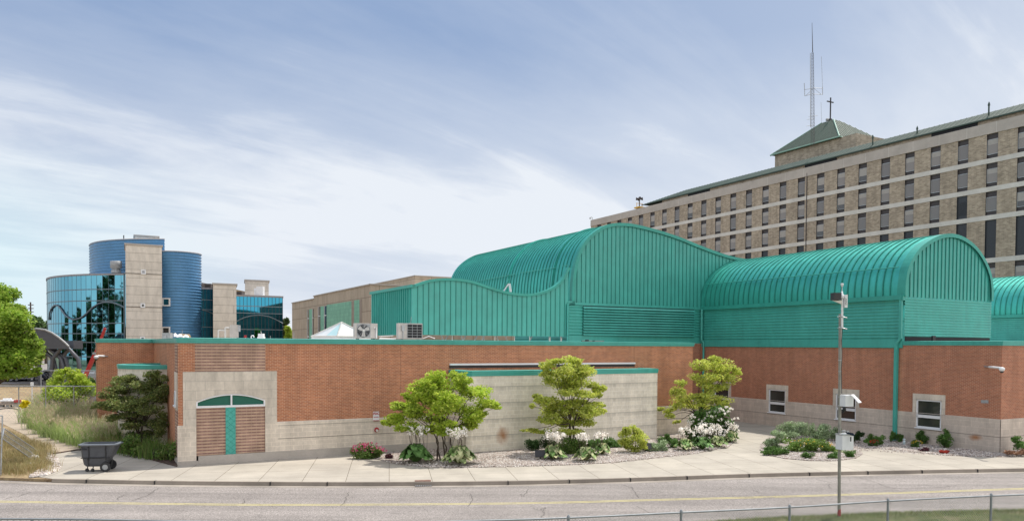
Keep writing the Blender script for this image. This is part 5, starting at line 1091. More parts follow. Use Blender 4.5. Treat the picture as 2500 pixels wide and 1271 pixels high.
# maple at the left
ml=[]
for x,y,rx,ry in ((-20,715,46,22),(15,735,34,26),(30,775,36,26),(-30,760,70,40),(48,752,12,12),(10,800,60,36),(55,810,32,22),(-40,820,80,45),(20,845,60,32),(70,845,30,20),(92,838,16,9),(60,880,36,20),(88,870,18,8),(85,905,14,6),(20,885,60,26),(-30,880,70,32),(60,910,30,10),(10,915,40,10),(78,820,14,8),(-60,700,40,30)): ml.append((x,y,rx,ry))
tree('maple_tree',G(-60,1065),ml,L_maple,.115,2.2,'large bright green maple crown reaching in from the left edge',stems=[(0,0)],trunk_r=.2,depth=1.6,lump=7)
jm=[(330,915,24,7),(365,914,22,8),(300,925,26,9),(340,930,40,12),(385,928,24,11),(275,945,26,9),(310,950,38,12),(360,952,40,14),(398,955,14,14),(262,965,24,8),(300,972,36,10),(345,975,40,12),(385,980,26,14),(248,985,20,6),(285,992,36,8),(330,998,40,9),(370,1003,34,12),(300,1012,30,6),(345,1020,34,8),(390,1015,16,12),(236,992,10,4),(330,1035,40,12),(380,1040,30,14),(285,1020,26,8),(400,985,16,18),(355,940,40,16),(320,985,44,16),(260,985,26,10),(345,1055,36,10),(395,1060,20,12),(395,950,22,12),(310,935,36,10)]
tree('spreading_maple',at(345,1100),jm,L_bronze,.06,1.3,'dark olive-bronze spreading shrub tree in front of the round stone bay',stems=[(-.15,0),(0,0),(.15,0)],trunk_r=.055,group=None,depth=.9)
sh=[(150,915,18,12),(175,908,20,12),(200,925,22,14),(140,940,26,16),(180,940,34,18),(215,945,18,14),(125,960,20,14),(165,962,36,16),(205,965,26,14),(115,975,12,8),(145,978,24,10)]
tree('deciduous_shrub',G(165,1012),sh,L_lime,.10,1.4,'rounded bright green shrub beyond the ornamental grasses',cat='shrub',stems=[(-.3,0),(0,0),(.3,0)],trunk_r=.04)
tree('deciduous_shrub',G(220,1006),[(215,930,16,12),(228,945,12,12),(205,940,12,12)],L_mid,.09,1.5,'darker green shrub left of the short brick return',cat='shrub',stems=[(0,0)],trunk_r=.04)
tree('deciduous_shrub',G(262,1015),[(262,925,10,12),(268,945,14,14),(250,950,14,8),(245,962,18,10),(270,965,12,12)],L_lime,.09,1.4,'light green shrub in the corner beside the round bay',cat='shrub',stems=[(0,0)],trunk_r=.03)
# small shrubs and flower plants
def shrub(bx,by,cl,m,leaf,label,dens=1.2,cat='shrub',group=None,name='shrub',stems=[(-.08,0),(.08,0)],r=.015,bias=.3,elong=1.7): cl=[(x,y-ry*.15,rx*1.2,ry*1.25) for x,y,rx,ry in cl]; return tree(name,at(bx,by),cl,m,leaf,dens,label,cat=cat,group=group,stems=stems,trunk_r=r,bias=bias,depth=.15,elong=elong)
shrub(1546,1103,[(1545,1050,12,9),(1530,1060,16,11),(1560,1060,15,11),(1545,1072,24,13),(1525,1082,12,9),(1566,1082,12,9),(1546,1092,18,8)],L_yel,.05,'small upright yellow-green shrub before the right end of the stone bay',1.4)
shrub(1318,1098,[(1300,1090,15,13),(1325,1084,16,13),(1345,1090,14,12)],L_dark,.05,'dark evergreen shrub behind the hostas, left of the two-tiered tree',1.4)
shrub(1395,1108,[(1385,1088,20,14),(1410,1085,14,16),(1400,1100,20,8)],L_weed,.05,'dark leafy suckers around the base of the two-tiered tree',1.5)
shrub(1445,1090,[(1430,1083,18,8),(1460,1082,20,8),(1490,1080,20,10),(1505,1084,12,10)],L_mid,.05,'low dark green juniper behind the hostas right of the two-tiered tree',1.5)
shrub(1600,1100,[(1595,1092,16,9),(1615,1090,16,10),(1582,1094,10,6)],L_sage,.05,'low grey-green lavender mound right of the yellow-green shrub',1.5)
shrub(1632,1092,[(1620,1078,14,10),(1638,1082,16,12)],L_mid,.05,'low green perennial clump behind the grey-green mound',1.5)
def flowers(cl,n,Y,sz,m,name,par):
    c=[]
    for (x,y,rx,ry) in cl:
        o=D(x,y,Y); s=Y/FOC; c.append(np.array(o)+rng.normal(size=(n,3))*np.array([rx*s*.5,.12,ry*s*.5]))
    return leafmesh(name,np.concatenate(c),.8,sz,m,par,elong=1.1)
def heads(cl,k,Y,hr,npet,sz,m,name,par):
    """flower heads: small balls of petals spread over the plant"""
    P=[]
    for (x,y,rx,ry) in cl:
        s=Y/FOC; o=np.array(D(x,y,Y))
        for i in range(k):
            q=rng.normal(size=3); q/=np.linalg.norm(q); q[1]=-abs(q[1]); q[2]=abs(q[2])*1.0-.25; c=o+q*np.array([rx*s,rx*s*.8,ry*s])*1.3+np.array([0,-.06,0]); P.append(c+rng.normal(size=(npet,3))*hr*.5)
    return leafmesh(name,np.concatenate(P),.5,sz,m,par,elong=1.1)
hy=shrub(1745,1075,[(1700,1040,22,16),(1730,1030,24,22),(1760,1025,26,20),(1780,1045,18,18),(1740,1055,34,20),(1710,1065,26,14),(1775,1068,22,12),(1690,1060,14,12),(1765,1005,18,10)],L_mid,.08,'large hydrangea bush covered in white and pale pink flower heads',1.2)
heads([(1710,1040,24,18),(1740,1025,26,24),(1768,1020,26,20),(1780,1048,18,16),(1745,1052,34,20),(1715,1062,26,12),(1778,1062,18,10),(1770,1000,16,8),(1690,1030,10,20)],16,at(1745,1075).y-.2,.06,22,.045,F_white,'flower_heads',hy)
cf=shrub(897,1116,[(880,1102,16,12),(905,1100,20,13),(922,1104,12,10),(895,1108,26,8)],L_weed,.045,'clump of pink coneflowers at the left end of the gravel bed',1.6,cat='flowers',name='coneflower_clump')
heads([(885,1092,20,12),(905,1090,24,12),(875,1095,12,10),(925,1098,16,8)],17,at(897,1116).y-.1,.03,7,.05,F_pink,'flower_heads',cf)
hc=shrub(950,1118,[(950,1114,8,6)],F_pur,.05,'small dark purple leafed plant beside the coneflowers',1.6,cat='plant',name='heuchera',stems=[(0,0)])
# hostas
def hosta(x,y,r,m,label,nl=54,fl=10,spikes=True,hgt=1.):
    b=at(x,y,.03); t=thing('hosta',b,label,'hosta','hosta clumps in the front bed'); rr=r*1.22*b.y/FOC; q=MB()
    nl=int(nl*1.5)
    for i in range(nl):
        a=random.random()*6.283; e=(i+.5)/nl; L=rr*(.45+.6*e)*random.uniform(.85,1.1); up=rr*(1.0-.75*e)*hgt*.85; w=rr*.40*random.uniform(.8,1.15); u=Vector((math.cos(a),math.sin(a),0)); s=Vector((-u.y,u.x,0))
        prof=[(.12,.0,.0),(.38,.9,.75),(.62,1.0,1.0),(.85,.75,.85),(1.0,.0,.55)]
        mid=[];lf=[];rt=[]
        for tt,ww,hh in prof:
            c=b+u*L*tt+Vector((0,0,up*hh+.05*rr)); mid.append(c); lf.append(c+s*w*ww*.5+Vector((0,0,w*.14*ww))); rt.append(c-s*w*ww*.5+Vector((0,0,w*.14*ww)))
        vs=mid+lf+rt; n=5; q.add(vs,[(j,j+1,n+j+1,n+j) for j in range(4)]+[(j+1,j,2*n+j,2*n+j+1) for j in range(4)],0,True)
    obj('leaves',q,m,t)
    if spikes:
        q=MB(); P=[]
        for i in range(int(fl*1.5)):
            a=random.random()*6.283; o=b+Vector((math.cos(a)*rr*.6*random.random(),math.sin(a)*rr*.5*random.random(),rr*.7)); e=o+Vector((random.uniform(-.22,.22),random.uniform(-.2,.05),rr*random.uniform(.65,1.15))); q.tube([o,o.lerp(e,.6)+Vector((0,0,.02)),e],.007,4)
            P.append(np.array(e)+rng.normal(size=(22,3))*np.array([.05,.05,.06])-np.array([0,0,.04]))
        obj('stem',q,m_bark,t); leafmesh('flower_spikes',np.concatenate(P),.2,.058,F_white,t,elong=1.5)
hosta(1014,1128,40,L_hosta,'green hosta with white flower spikes, left of the first tree trunk',60,12)
hosta(1122,1132,40,L_hostav,'cream-edged hosta right of the first tree trunk',60,12)
hosta(1350,1120,31,L_hostav,'cream-edged hosta beside the black flood light before the two-tiered tree',46,12)
hosta(1430,1124,30,L_hostav,'cream-edged hosta at the foot of the two-tiered tree, pavement side',44,9)
hosta(1470,1108,24,L_hostav,'smaller flowering hosta behind and right of the pavement-side one',36,9)
hosta(1672,1098,25,L_hostav,'hosta left of the big hydrangea',40,8); hosta(1714,1096,27,L_hosta,'broad green hosta directly in front of the big hydrangea',44,12); hosta(1752,1090,24,L_hostav,'hosta right of centre in front of the hydrangea',38,8); hosta(1783,1078,20,L_hostav,'rightmost hosta at the pavement curve below the hydrangea',34,6,hgt=1.3)
# right-hand beds
sb1=shrub(1942,1072,[(1920,1050,16,12),(1940,1045,20,13),(1962,1050,16,12),(1940,1060,24,9)],L_sage,.05,'grey-green bushy shrub below the first window of the right wing',1.5,group='grey-green shrubs in the corner bed')
sb2=shrub(2012,1074,[(1996,1050,12,13),(2015,1052,18,12),(2034,1052,14,12),(2012,1062,22,9)],L_sage,.05,'grey-green bushy shrub just left of the pole, below the second window',1.5,group='grey-green shrubs in the corner bed')
shrub(1950,1040,[(1950,1020,8,8),(1940,1028,10,5),(1968,1026,12,5),(1951,1012,4,6)],L_dark,.06,'dark thin-branched shrub against the wall behind the grey-green one',1.0)
shrub(1888,1094,[(1882,1075,16,10),(1900,1062,14,10),(1890,1086,20,8)],L_sage,.05,'pale grey-green mound at the left tip of the corner bed',1.5)
shrub(1888,1108,[(1872,1100,14,7),(1895,1100,20,8),(1915,1098,12,7)],L_mid,.045,'low green mound at the pavement edge of the corner bed',1.6)
yf=shrub(1975,1100,[(1940,1085,20,10),(1965,1083,24,11),(1995,1086,24,10),(2020,1090,20,10),(1960,1096,24,7),(2030,1098,20,6)],L_peren,.045,'patch of yellow flowering perennials in the middle of the corner bed',1.4,cat='flowers',name='perennial_patch')
heads([(1945,1080,20,7),(1970,1078,24,8),(2000,1082,24,8),(2022,1087,18,8)],6,at(1975,1100).y-.3,.03,6,.04,F_yel,'flower_heads',yf)
wf_=shrub(1918,1080,[(1912,1078,16,9)],L_weed,.04,'pink and cream flowering clump left of the yellow flowers',1.4,cat='flowers',name='perennial_patch')
heads([(1915,1072,14,9)],16,at(1918,1080).y-.1,.03,8,.05,F_white,'flower_heads',wf_)
for x,y,r,lb in ((1974,1118,11,'small dark mounded plant at the front edge left of the pole'),(2034,1119,13,'small dark mounded plant at the foot of the pole'),(2077,1115,13,'small dark mounded plant right of the pole')):
    shrub(x,y,[(x,y-7,r,7)],L_mid,.04,lb,2.2,cat='plant',group='mounded plants along the bed edge',name='mounded_plant',stems=[(0,0)])
shrub(2092,1080,[(2086,1068,12,7),(2098,1066,10,9)],L_dark,.05,'dark shrub behind the white cabinet on the pole',1.5)
rfl=shrub(2133,1088,[(2132,1080,10,9),(2145,1070,10,8),(2122,1070,8,7)],L_mid,.045,'small bush with rust red flowers below the downspout side wall',1.7,cat='flowers',name='flowering_plant')
heads([(2132,1077,9,6)],22,at(2133,1088).y-.15,.02,6,.035,F_red,'flower_heads',rfl)
yfl=shrub(2237,1090,[(2236,1084,11,8)],L_mid,.04,'small clump with yellow flowers left of the third window',1.8,cat='flowers',name='flowering_plant')
heads([(2237,1079,10,6)],18,at(2237,1090).y-.1,.02,6,.035,F_yel,'flower_heads',yfl)
shrub(2254,1082,[(2252,1066,11,8),(2256,1074,12,9)],L_mid,.05,'upright green shrub beneath the last window',1.6)
shrub(2306,1092,[(2312,1060,6,8),(2300,1072,12,9),(2310,1078,12,11)],L_mid,.05,'bushy green shrub right of the last window',1.4)
shrub(2185,1078,[(2178,1066,6,8),(2190,1070,9,8),(2199,1064,5,5)],L_mid,.045,'slender green plant at the foot of the right downspout',1.6,cat='plant',name='flowering_plant')
shrub(2257,1100,[(2257,1096,12,4)],F_pur,.045,'low dark purple leafed plant near the pavement below the last window',2.2,cat='plant',name='heuchera',stems=[(0,0)])
shrub(2304,1106,[(2304,1102,9,4)],F_red,.04,'tiny red leafed plant near the pavement right of the last window',2.2,cat='plant',name='heuchera',stems=[(0,0)])
shrub(2488,1108,[(2484,1076,10,8),(2496,1090,14,10)],L_mid,.06,'green bush with dry stalks at the right frame edge',1.3)
shrub(2478,1112,[(2472,1104,14,5),(2490,1102,14,6)],leafm('dry_brown_leaves',[(.28,.15,.09),(.38,.22,.14)],.2),.07,'low pile of dry brown foliage at the right brick corner',1.6,cat='plant',name='dry_plant',stems=[(0,0)])
# blades
def blades(name,roots,h,w,m,lean=.45,seg=4,parent=None,outdir=None,plume=None,pm=None,loc=None,**kw):
    n=len(roots); R=np.asarray(roots,float); a=rng.uniform(0,6.283,n); H=h*rng.uniform(.6,1.15,n); ln=lean*rng.uniform(.3,1.2,n)*H
    dx,dy=np.cos(a)*ln,np.sin(a)*ln
    if outdir is not None: dx=dx+outdir[0]*H*.3; dy=dy+outdir[1]*H*.3
    sa=rng.uniform(0,6.283,n); V=[]; wd_=w*rng.uniform(.6,1.3,n)
    for i in range(seg+1):
        t=i/seg; px=R[:,0]+dx*t**1.7; py=R[:,1]+dy*t**1.7; pz=R[:,2]+H*(t-.30*t**2.6*(np.hypot(dx,dy)/H+.2)); ww=wd_*(1-t*.85)
        V.append(np.stack([px-np.cos(sa)*ww,py-np.sin(sa)*ww,pz],1)); V.append(np.stack([px+np.cos(sa)*ww,py+np.sin(sa)*ww,pz],1))
    k=2*(seg+1); V=np.stack(V,1).reshape(-1,3); F=[]
    base=np.arange(n)[:,None]*k
    for i in range(seg): F.append(base+np.array([[2*i,2*i+1,2*i+3,2*i+2]]))
    F=np.concatenate(F,0) if False else np.stack(F,1).reshape(-1,4)
    mi=np.zeros(len(F),int)
    if plume is not None:
        # feathery seed heads at the tips of some blades
        idx=np.where(rng.random(n)<plume)[0]; tip=V.reshape(n,k,3)[idx,-2]; c=np.repeat(tip,6,0)+rng.normal(size=(len(idx)*6,3))*np.array([.035,.035,.10])+np.array([0,0,.02])
        d=rng.normal(size=(len(c),3))*.35+np.array([0,0,1]); d/=np.linalg.norm(d,axis=1)[:,None]; s=np.cross(d,rng.normal(size=(len(c),3))); s/=np.linalg.norm(s,axis=1)[:,None]
        P=np.stack([c-d*.08,c+s*.012,c+d*.09,c-s*.012],1).reshape(-1,3); o=len(V); V=np.concatenate([V,P]); F=np.concatenate([F,o+np.arange(len(c)*4).reshape(-1,4)]); mi=np.concatenate([mi,np.ones(len(c),int)])
    loc=Vector(loc) if loc is not None else (WL[parent.name] if parent else Vector((0,0,0))); V=V-np.array(loc)
    me=bpy.data.meshes.new(name); me.vertices.add(len(V)); me.vertices.foreach_set('co',V.ravel()); me.loops.add(F.size); me.loops.foreach_set('vertex_index',F.ravel()); me.polygons.add(len(F)); me.polygons.foreach_set('loop_start',np.arange(0,F.size,4)); me.update(calc_edges=True)
    me.materials.append(m); 
    if pm: me.materials.append(pm)
    me.polygons.foreach_set('material_index',mi); o=bpy.data.objects.new(name,me); S.collection.objects.link(o); WL[o.name]=loc
    if parent: o.parent=parent; o.location=loc-WL[parent.name]
    else: o.location=loc
    return setmeta(o,**kw)
roots=[]
def clump(x,y,r,n):
    b=np.array(G(x,y,.02)); 
    roots.append(b+np.stack([rng.normal(size=n)*r,rng.normal(size=n)*r,np.zeros(n)],1))
front=[(72,1030),(90,1044),(108,1056),(128,1064),(150,1070),(172,1077),(194,1083),(218,1089),(242,1094),(262,1095),(285,1094)]
for x,y in front: clump(x,y,.26,400)
for dy,dx in ((-14,6),(-26,14),(-38,26),(-48,40),(-60,55)):
    for x,y in front[::1]:
        xx=x+dx+random.uniform(-8,8); 
        if xx<330: clump(xx,y+dy+random.uniform(-4,4),.34,230)
blades('ornamental_grass',np.concatenate(roots),1.25,.012,L_blade,.55,4,plume=.15,pm=L_plume,kind='stuff',label='mass of arching ornamental grasses with tan plumes along the curving path')
roots=[]
for i in range(46): x=random.uniform(275,428); y=1118+(x-275)*.11-random.uniform(4,60)-(0 if x>300 else 5); clump(x,y-4,.2,60)
blades('tall_weeds',np.concatenate(roots),1.0,.012,L_weed,.35,4,plume=.0,kind='stuff',label='tangle of tall dark weeds between the grasses and the brick corner')
pts=[]
for i in range(60):
    x=random.uniform(285,430); y=1112+(x-285)*.14-random.uniform(3,60); b=G(x,y,.02); h=random.uniform(.4,1.2); pts.append(blob((b.x,b.y,b.z+h*.5),(.28,.28,h*.5),230,lump=6))
leafmesh('weed_foliage',np.concatenate(pts),.3,.07,L_weed,kind='stuff',label='leafy dark undergrowth below the bronze shrub tree')
roots=[]
for i in range(10): x=random.uniform(245,300); y=1100+(x-245)*.12; clump(x,y-3,.15,60)
blades('dry_weed_stalks',np.concatenate(roots),.8,.010,L_straw,.25,3,kind='stuff',label='reddish dry weed stalks in front of the green weeds by the path')
# dry grass at the left corner
roots=[]
for i in range(150):
    x=random.uniform(-20,118); y=random.uniform(1060,1158)
    lim=1052+(x*.35 if x>0 else 0)
    if y<lim or x>118-abs(y-1110)*.25: continue
    clump(x,y,.22,60)
blades('dry_grass',np.concatenate(roots),.42,.010,L_straw,.5,3,kind='stuff',label='dry straw-coloured grass patch at the pavement corner, far left')
# verge grass along the near fence
R=[]
n=26000; xs=rng.uniform(3,26,n)
vx=np.array([p.x for p in VE]); vy=np.array([p.y for p in VE]); yb=np.interp(xs,vx,vy); ys=yb-.1-np.abs(rng.normal(size=n))*1.6
keep=ys>17; R=np.stack([xs[keep],ys[keep],np.full(keep.sum(),-.09)],1)
blades('verge_grass',R,.13,.008,L_turf,.7,2,kind='stuff',label='short patchy grass on the verge along the chain-link fence')
# far trees
def fartree(x,y,Y,w,h,m,leaf,label,n=2600,conif=False,group='distant trees behind the car park'):
    b=Vector((D(x,840,Y).x,Y,0)); s=Y/FOC; top=D(x,y,Y).z; t=thing('background_tree',b,label,'tree',group); R_w=w*s; H=top; mb=MB(); mb.tube([b,b+Vector((0,0,H*.55)),b+Vector((0,0,H*.9))],[.35,.22,.05],6); obj('trunk',mb,m_bark,t)
    P=[]
    if conif:
        for i in range(14): f=i/14; P.append(blob((b.x,b.y,H*(.2+.8*f)),(R_w*(1-f)+.15,R_w*(1-f)+.15,H*.06),n//14))
    else:
        for i in range(16):
            a=random.random()*6.28; rr=random.random()**.5*.65*R_w; zz=random.uniform(.35,.88)*H; k=1-.5*abs(zz/H-.6); P.append(blob((b.x+math.cos(a)*rr,b.y+math.sin(a)*rr,zz),(R_w*.42*k,R_w*.42*k,H*.13),n//16,lump=7))
        P.append(blob((b.x,b.y,H*.9),(R_w*.4,R_w*.4,H*.09),n//12))
    leafmesh('crown',np.concatenate(P),.3,leaf,m,t)
for x,y,Y,w,h,c,lb in ((62,765,200,9,0,1,'slim dark conifer behind the utility pole'),(40,790,180,30,0,0,'broad tree left of the utility pole'),(85,772,185,24,0,0,'rounded tree right of the utility pole'),(112,778,190,22,0,0,'tree rising against the left end of the glass wall'),(-10,785,170,40,0,0,'tree behind the maple at the left edge'),(700,771,170,16,0,0,'green tree in the gap between the glass block and the panelled building'),(704,795,120,12,0,2,'lighter small tree lower in the same gap'),(140,800,230,40,0,0,'far tree beyond the curved glass wall')):
    fartree(x,y,Y,w,h,[L_conifer,L_dark,L_lime][c],.42 if Y>150 else .3,lb,conif=(c==1))
# tall trees across the road to the left of the viewpoint (they are mirrored in the glass)
for i,(x,y,h,w) in enumerate(((-128,78,21,6),(-118,62,24,7),(-112,44,19,6),(-135,60,26,8),(-104,30,22,7),(-96,16,20,6),(-125,30,25,8),(-88,0,23,7),(-110,8,24,8),(-74,-12,20,6),(-140,90,18,6),(-60,-24,22,7),(-44,-34,24,7),(-28,-40,22,7),(-12,-46,25,8),(5,-44,20,7),(-122,98,15,8),(-130,114,13,8),(-138,132,12,8),(-96,40,20,8))):
    b=Vector((x,y,0)); t=thing('tall_tree',b,'dark tall tree across the road, number %s from the far end'%('one two three four five six seven eight nine ten eleven twelve thirteen fourteen fifteen sixteen seventeen eighteen nineteen twenty'.split()[i]),'tree','trees across the road mirrored in the glass'); mb=MB(); mb.tube([b,b+Vector((0,0,h*.6)),b+Vector((0,0,h*.95))],[.45,.3,.05],7); obj('trunk',mb,m_bark,t); P=[]
    for k in range(18):
        a=random.random()*6.28; rr=random.random()**.5*.85*w; zz=random.uniform(.1,.9)*h; P.append(blob((b.x+math.cos(a)*rr,b.y+math.sin(a)*rr,zz),(w*.62,w*.62,h*.14),190,lump=7))
    leafmesh('crown',np.concatenate(P),.3,.7,L_dark,t)
# ================= props =================
# tilt cart
cb=G(238,1150,0); cb=Vector((cb.x,cb.y+.25,0)); ct_=thing('tilt_cart',cb,'grey plastic tilt cart with rim and black wheels on the pavement','cart')
m_cart=simple('grey_cart_plastic',(.075,.08,.092),.5,0,.18,4,.4); phi=R_(10); Rm=Matrix.Rotation(phi,3,'Z')
def CT(p): return cb+Rm@Vector((p[0]*.87,p[1],p[2]*.98))
secs=[(.22,-.56,.16,.30),(.30,-.64,.30,.34),(.55,-.68,.48,.39),(.62,-.70,.56,.40),(1.0,-.74,.74,.42),(1.14,-.76,.80,.44)] # z,xmin,xmax,halfwidth
q=MB(); vs=[]
for z,x0,x1,w in secs:
    c=.10; ring=[(x0+c,-w),(x1-c,-w),(x1,-w+c),(x1,w-c),(x1-c,w),(x0+c,w),(x0,w-c),(x0,-w+c)]; vs+=[CT((x,y,z)) for x,y in ring]
fs=[(i*8+j,i*8+(j+1)%8,(i+1)*8+(j+1)%8,(i+1)*8+j) for i in range(5) for j in range(8)]+[tuple(range(7,-1,-1))]
q.add(vs,fs); vi=[]
for z,x0,x1,w in secs[::-1]:
    c=.10; e=.03; ring=[(x0+c+e,-w+e),(x1-c-e,-w+e),(x1-e,-w+c),(x1-e,w-c),(x1-c-e,w-e),(x0+c+e,w-e),(x0+e,w-c),(x0+e,-w+c)]; vi+=[CT((x,y,max(z,.3))) for x,y in ring]
q.add(vi,[(i*8+j,i*8+(j+1)%8,(i+1)*8+(j+1)%8,(i+1)*8+j) for i in range(5) for j in range(8)]+[tuple(range(40,48))])
obj('hopper',q,m_cart,ct_)
q=MB(); z,x0,x1,w=1.14,-.76,.80,.44; c=.1
def ringp(e,zz): return [CT(p) for p in ((x0+c,-w-e,zz),(x1-c,-w-e,zz),(x1+e,-w+c,zz),(x1+e,w-c,zz),(x1-c,w+e,zz),(x0+c,w+e,zz),(x0-e,w-c,zz),(x0-e,-w+c,zz))]
for (e0,zz0,e1,zz1) in ((.08,1.10,.10,1.15),(.10,1.15,-.05,1.17),(-.05,1.17,-.05,1.08),(-.05,1.08,.08,1.10)):
    A_,B_=ringp(e0,zz0),ringp(e1,zz1); q.add(A_+B_,[(j,(j+1)%8,8+(j+1)%8,8+j) for j in range(8)])
obj('rim',q,simple('grey_rim_plastic',(.13,.145,.165),.45,0,.1),ct_)
q=MB()
for x in (-.35,.38):
    for s in (-1,): q.tube([CT((x,s*.45,1.08)),CT((x,s*.42,.66)),CT((x-.02,s*.37,.5))],.022,5)
q.tube([CT((-.74,-.455,.98)),CT((-.42,-.455,.96))],.02,5); q.tube([CT((-.70,-.42,.60)),CT((.56,-.42,.60))],.022,5); q.tube([CT((-.4,-.44,.60)),CT((-.38,-.36,.26))],.02,5)
obj('moulded_rib',q,m_blk,ct_)
for s in (-.36,.36):
    q=MB(); q.lathe(CT((.34,s,.2)),[(.2,-.045),(.2,.045)],18,axis=tuple(Rm@Vector((0,1,0)))); w_=obj('wheel',q,m_blk,ct_); q=MB(); q.lathe(CT((.34,s*1.02,.2)),[(.11,-.05),(.11,.05)],12,axis=tuple(Rm@Vector((0,1,0)))); obj('hub',q,m_grey,w_)
for x,y in ((-.52,-.2),(-.25,-.28)):
    q=MB(); q.lathe(CT((x,y,.07)),[(.07,-.025),(.07,.025)],12,axis=tuple(Rm@Vector((.3,1,0)))); q.tube([CT((x,y,.07)),CT((x+.04,y,.25))],.022,5); obj('caster',q,m_blk,ct_)
q=MB(); q.tube([CT((.52,-.3,.12)),CT((.62,-.34,.34)),CT((.66,-.36,.56))],.02,5); q.tube([CT((.34,-.3,.2)),CT((.55,-.3,.12))],.02,5); obj('tipping_bracket',q,m_blk,ct_)
# chain-link fence by the road
ft=[(-200,1264),(0,1265.5),(180,1266.5),(360,1270),(620,1274),(900,1275),(1150,1270.5),(1388,1263),(1663,1250),(1928,1237.5),(2168,1222),(2420,1209.5),(2660,1200)]
FP=[G(x,y,1.05) for x,y in ft]; FP=[Vector((p.x,p.y,1.05)) for p in FP]
fn=thing('chain_link_fence',Vector((FP[8].x,FP[8].y,-.1)),'low galvanized chain-link fence along the bottom edge of the view','fence')
q=MB(); q.tube(dens(FP,3),.024,7); m_fnc=simple('dull_fence_steel',(.27,.29,.31),.55,.4,.15); obj('top_rail',q,m_fnc,fn)
for i,p in enumerate(FP[7:]):
    q=MB(); q.tube([Vector((p.x,p.y,-.15)),Vector((p.x,p.y,1.05))],.032,8); q.lathe(Vector((p.x,p.y,1.04)),[(.042,0),(.042,.05),(.015,.09)],8); obj('post',q,m_fnc,fn)
for x in (-18,-14.5,-11.4,-8.3,-5.2,-2.1): 
    j=max(i for i in range(len(FP)) if FP[i].x<=x) if FP[0].x<=x else 0; a,b=FP[j],FP[j+1]; t=(x-a.x)/(b.x-a.x); p=a.lerp(b,t); q=MB(); q.tube([Vector((p.x,p.y,-.15)),Vector((p.x,p.y,1.04))],.032,6); obj('post',q,m_fnc,fn)
def mesh_wires(mb,pts,z0,z1,step,r):
    L=[0]
    for a,b in zip(pts,pts[1:]): L.append(L[-1]+(b-a).length)
    def P(s,z):
        s=min(max(s,0),L[-1]-1e-4); i=max(k for k in range(len(L)-1) if L[k]<=s); p=pts[i].lerp(pts[i+1],(s-L[i])/(L[i+1]-L[i])); return Vector((p.x,p.y,z))
    H=z1-z0; s=0
    while s<L[-1]:
        for d in (1,-1):
            a,b=P(s,z0 if d>0 else z1),P(s+H,z1 if d>0 else z0); t=(b-a).normalized(); n=t.cross(Vector((0,1,0))).normalized()*r; m=Vector((0,r,0))
            mb.add([a-n,a+m,a+n,b-n,b+m,b+n],[(0,1,4,3),(1,2,5,4),(2,0,3,5)])
        s+=step
q=MB(); mesh_wires(q,[p+Vector((0,.03,0)) for p in FP[6:]],-.08,1.03,.075,.0028); obj('wire_mesh',q,m_fnc,fn)
q=MB(); mesh_wires(q,[p+Vector((0,.03,0)) for p in FP[:7]],.7,1.03,.15,.0028); obj('wire_mesh',q,m_fnc,fn)
# monitoring pole
pbx=G(2048.5,1262,-.1); pt=D(2051.5,766,pbx.y); pole=thing('monitoring_pole',pbx,'tall galvanized monitoring pole with white boxes standing on the grass verge','pole')
d_=(pt-pbx); 
q=MB(); q.tube([pbx+Vector((0,0,-.1)),pt],.048,12); obj('mast',q,simple('weathered_pole_steel',(.30,.29,.26),.5,.35,.2,5),pole)
q=MB(); q.tube([pbx,pbx+d_*.0]if False else [D(2048.6,1258,pbx.y),D(2048.9,1242,pbx.y)],.052,12); obj('red_band',q,m_red,pole)
Yp=pbx.y-.12; q=MB(); q.tube([D(2056,802,Yp),D(2056,722,Yp)],.035,8); obj('upper_pipe',q,m_wht,pole)
q=MB()
for y in (771.5,799): q.tube([D(2048,y,Yp-.03),D(2068,y+4,Yp-.03)],.018,5); q.tube([D(2045,y+1.5,Yp+.12),D(2062,y+2,Yp+.12)],.018,5)
obj('clamp',q,m_galv,pole)
q=MB(); c=D(2055.5,721,Yp); q.lathe(c,[(.07,-.08),(.072,0),(.055,.03),(.03,.05),(.025,.13),(.008,.14),(.008,.26),(.03,.29),(.045,.34),(.045,.36),(.03,.38)],14); obj('wind_sensor',q,m_wht,pole)
q=MB(); a=D(2031.5,714.5,Yp);b=D(2049.5,732.5,Yp); q.ob((a+b)/2,(abs(b.x-a.x),.22,abs(a.z-b.z)),.15); obj('black_sensor_box',q,m_blk,pole)
q=MB(); q.add([D(2031,733,Yp-.08),D(2056,733,Yp-.08),D(2056,742,Yp-.08),D(2052,741,Yp-.08),D(2031,733,Yp+.08),D(2056,733,Yp+.08),D(2056,742,Yp+.08),D(2052,741,Yp+.08)],[(0,1,2,3),(7,6,5,4),(0,4,5,1),(1,5,6,2),(2,6,7,3),(3,7,4,0)]); obj('sensor_bracket',q,simple('cream_bracket',(.6,.56,.5),.6),pole)
a=D(2060,719.5,Yp);b=D(2066,750.5,Yp); q=MB(); q.ob((a+b)/2,(abs(b.x-a.x),.16,abs(a.z-b.z)),.1); bp_=obj('instrument_panel',q,m_wht,pole)
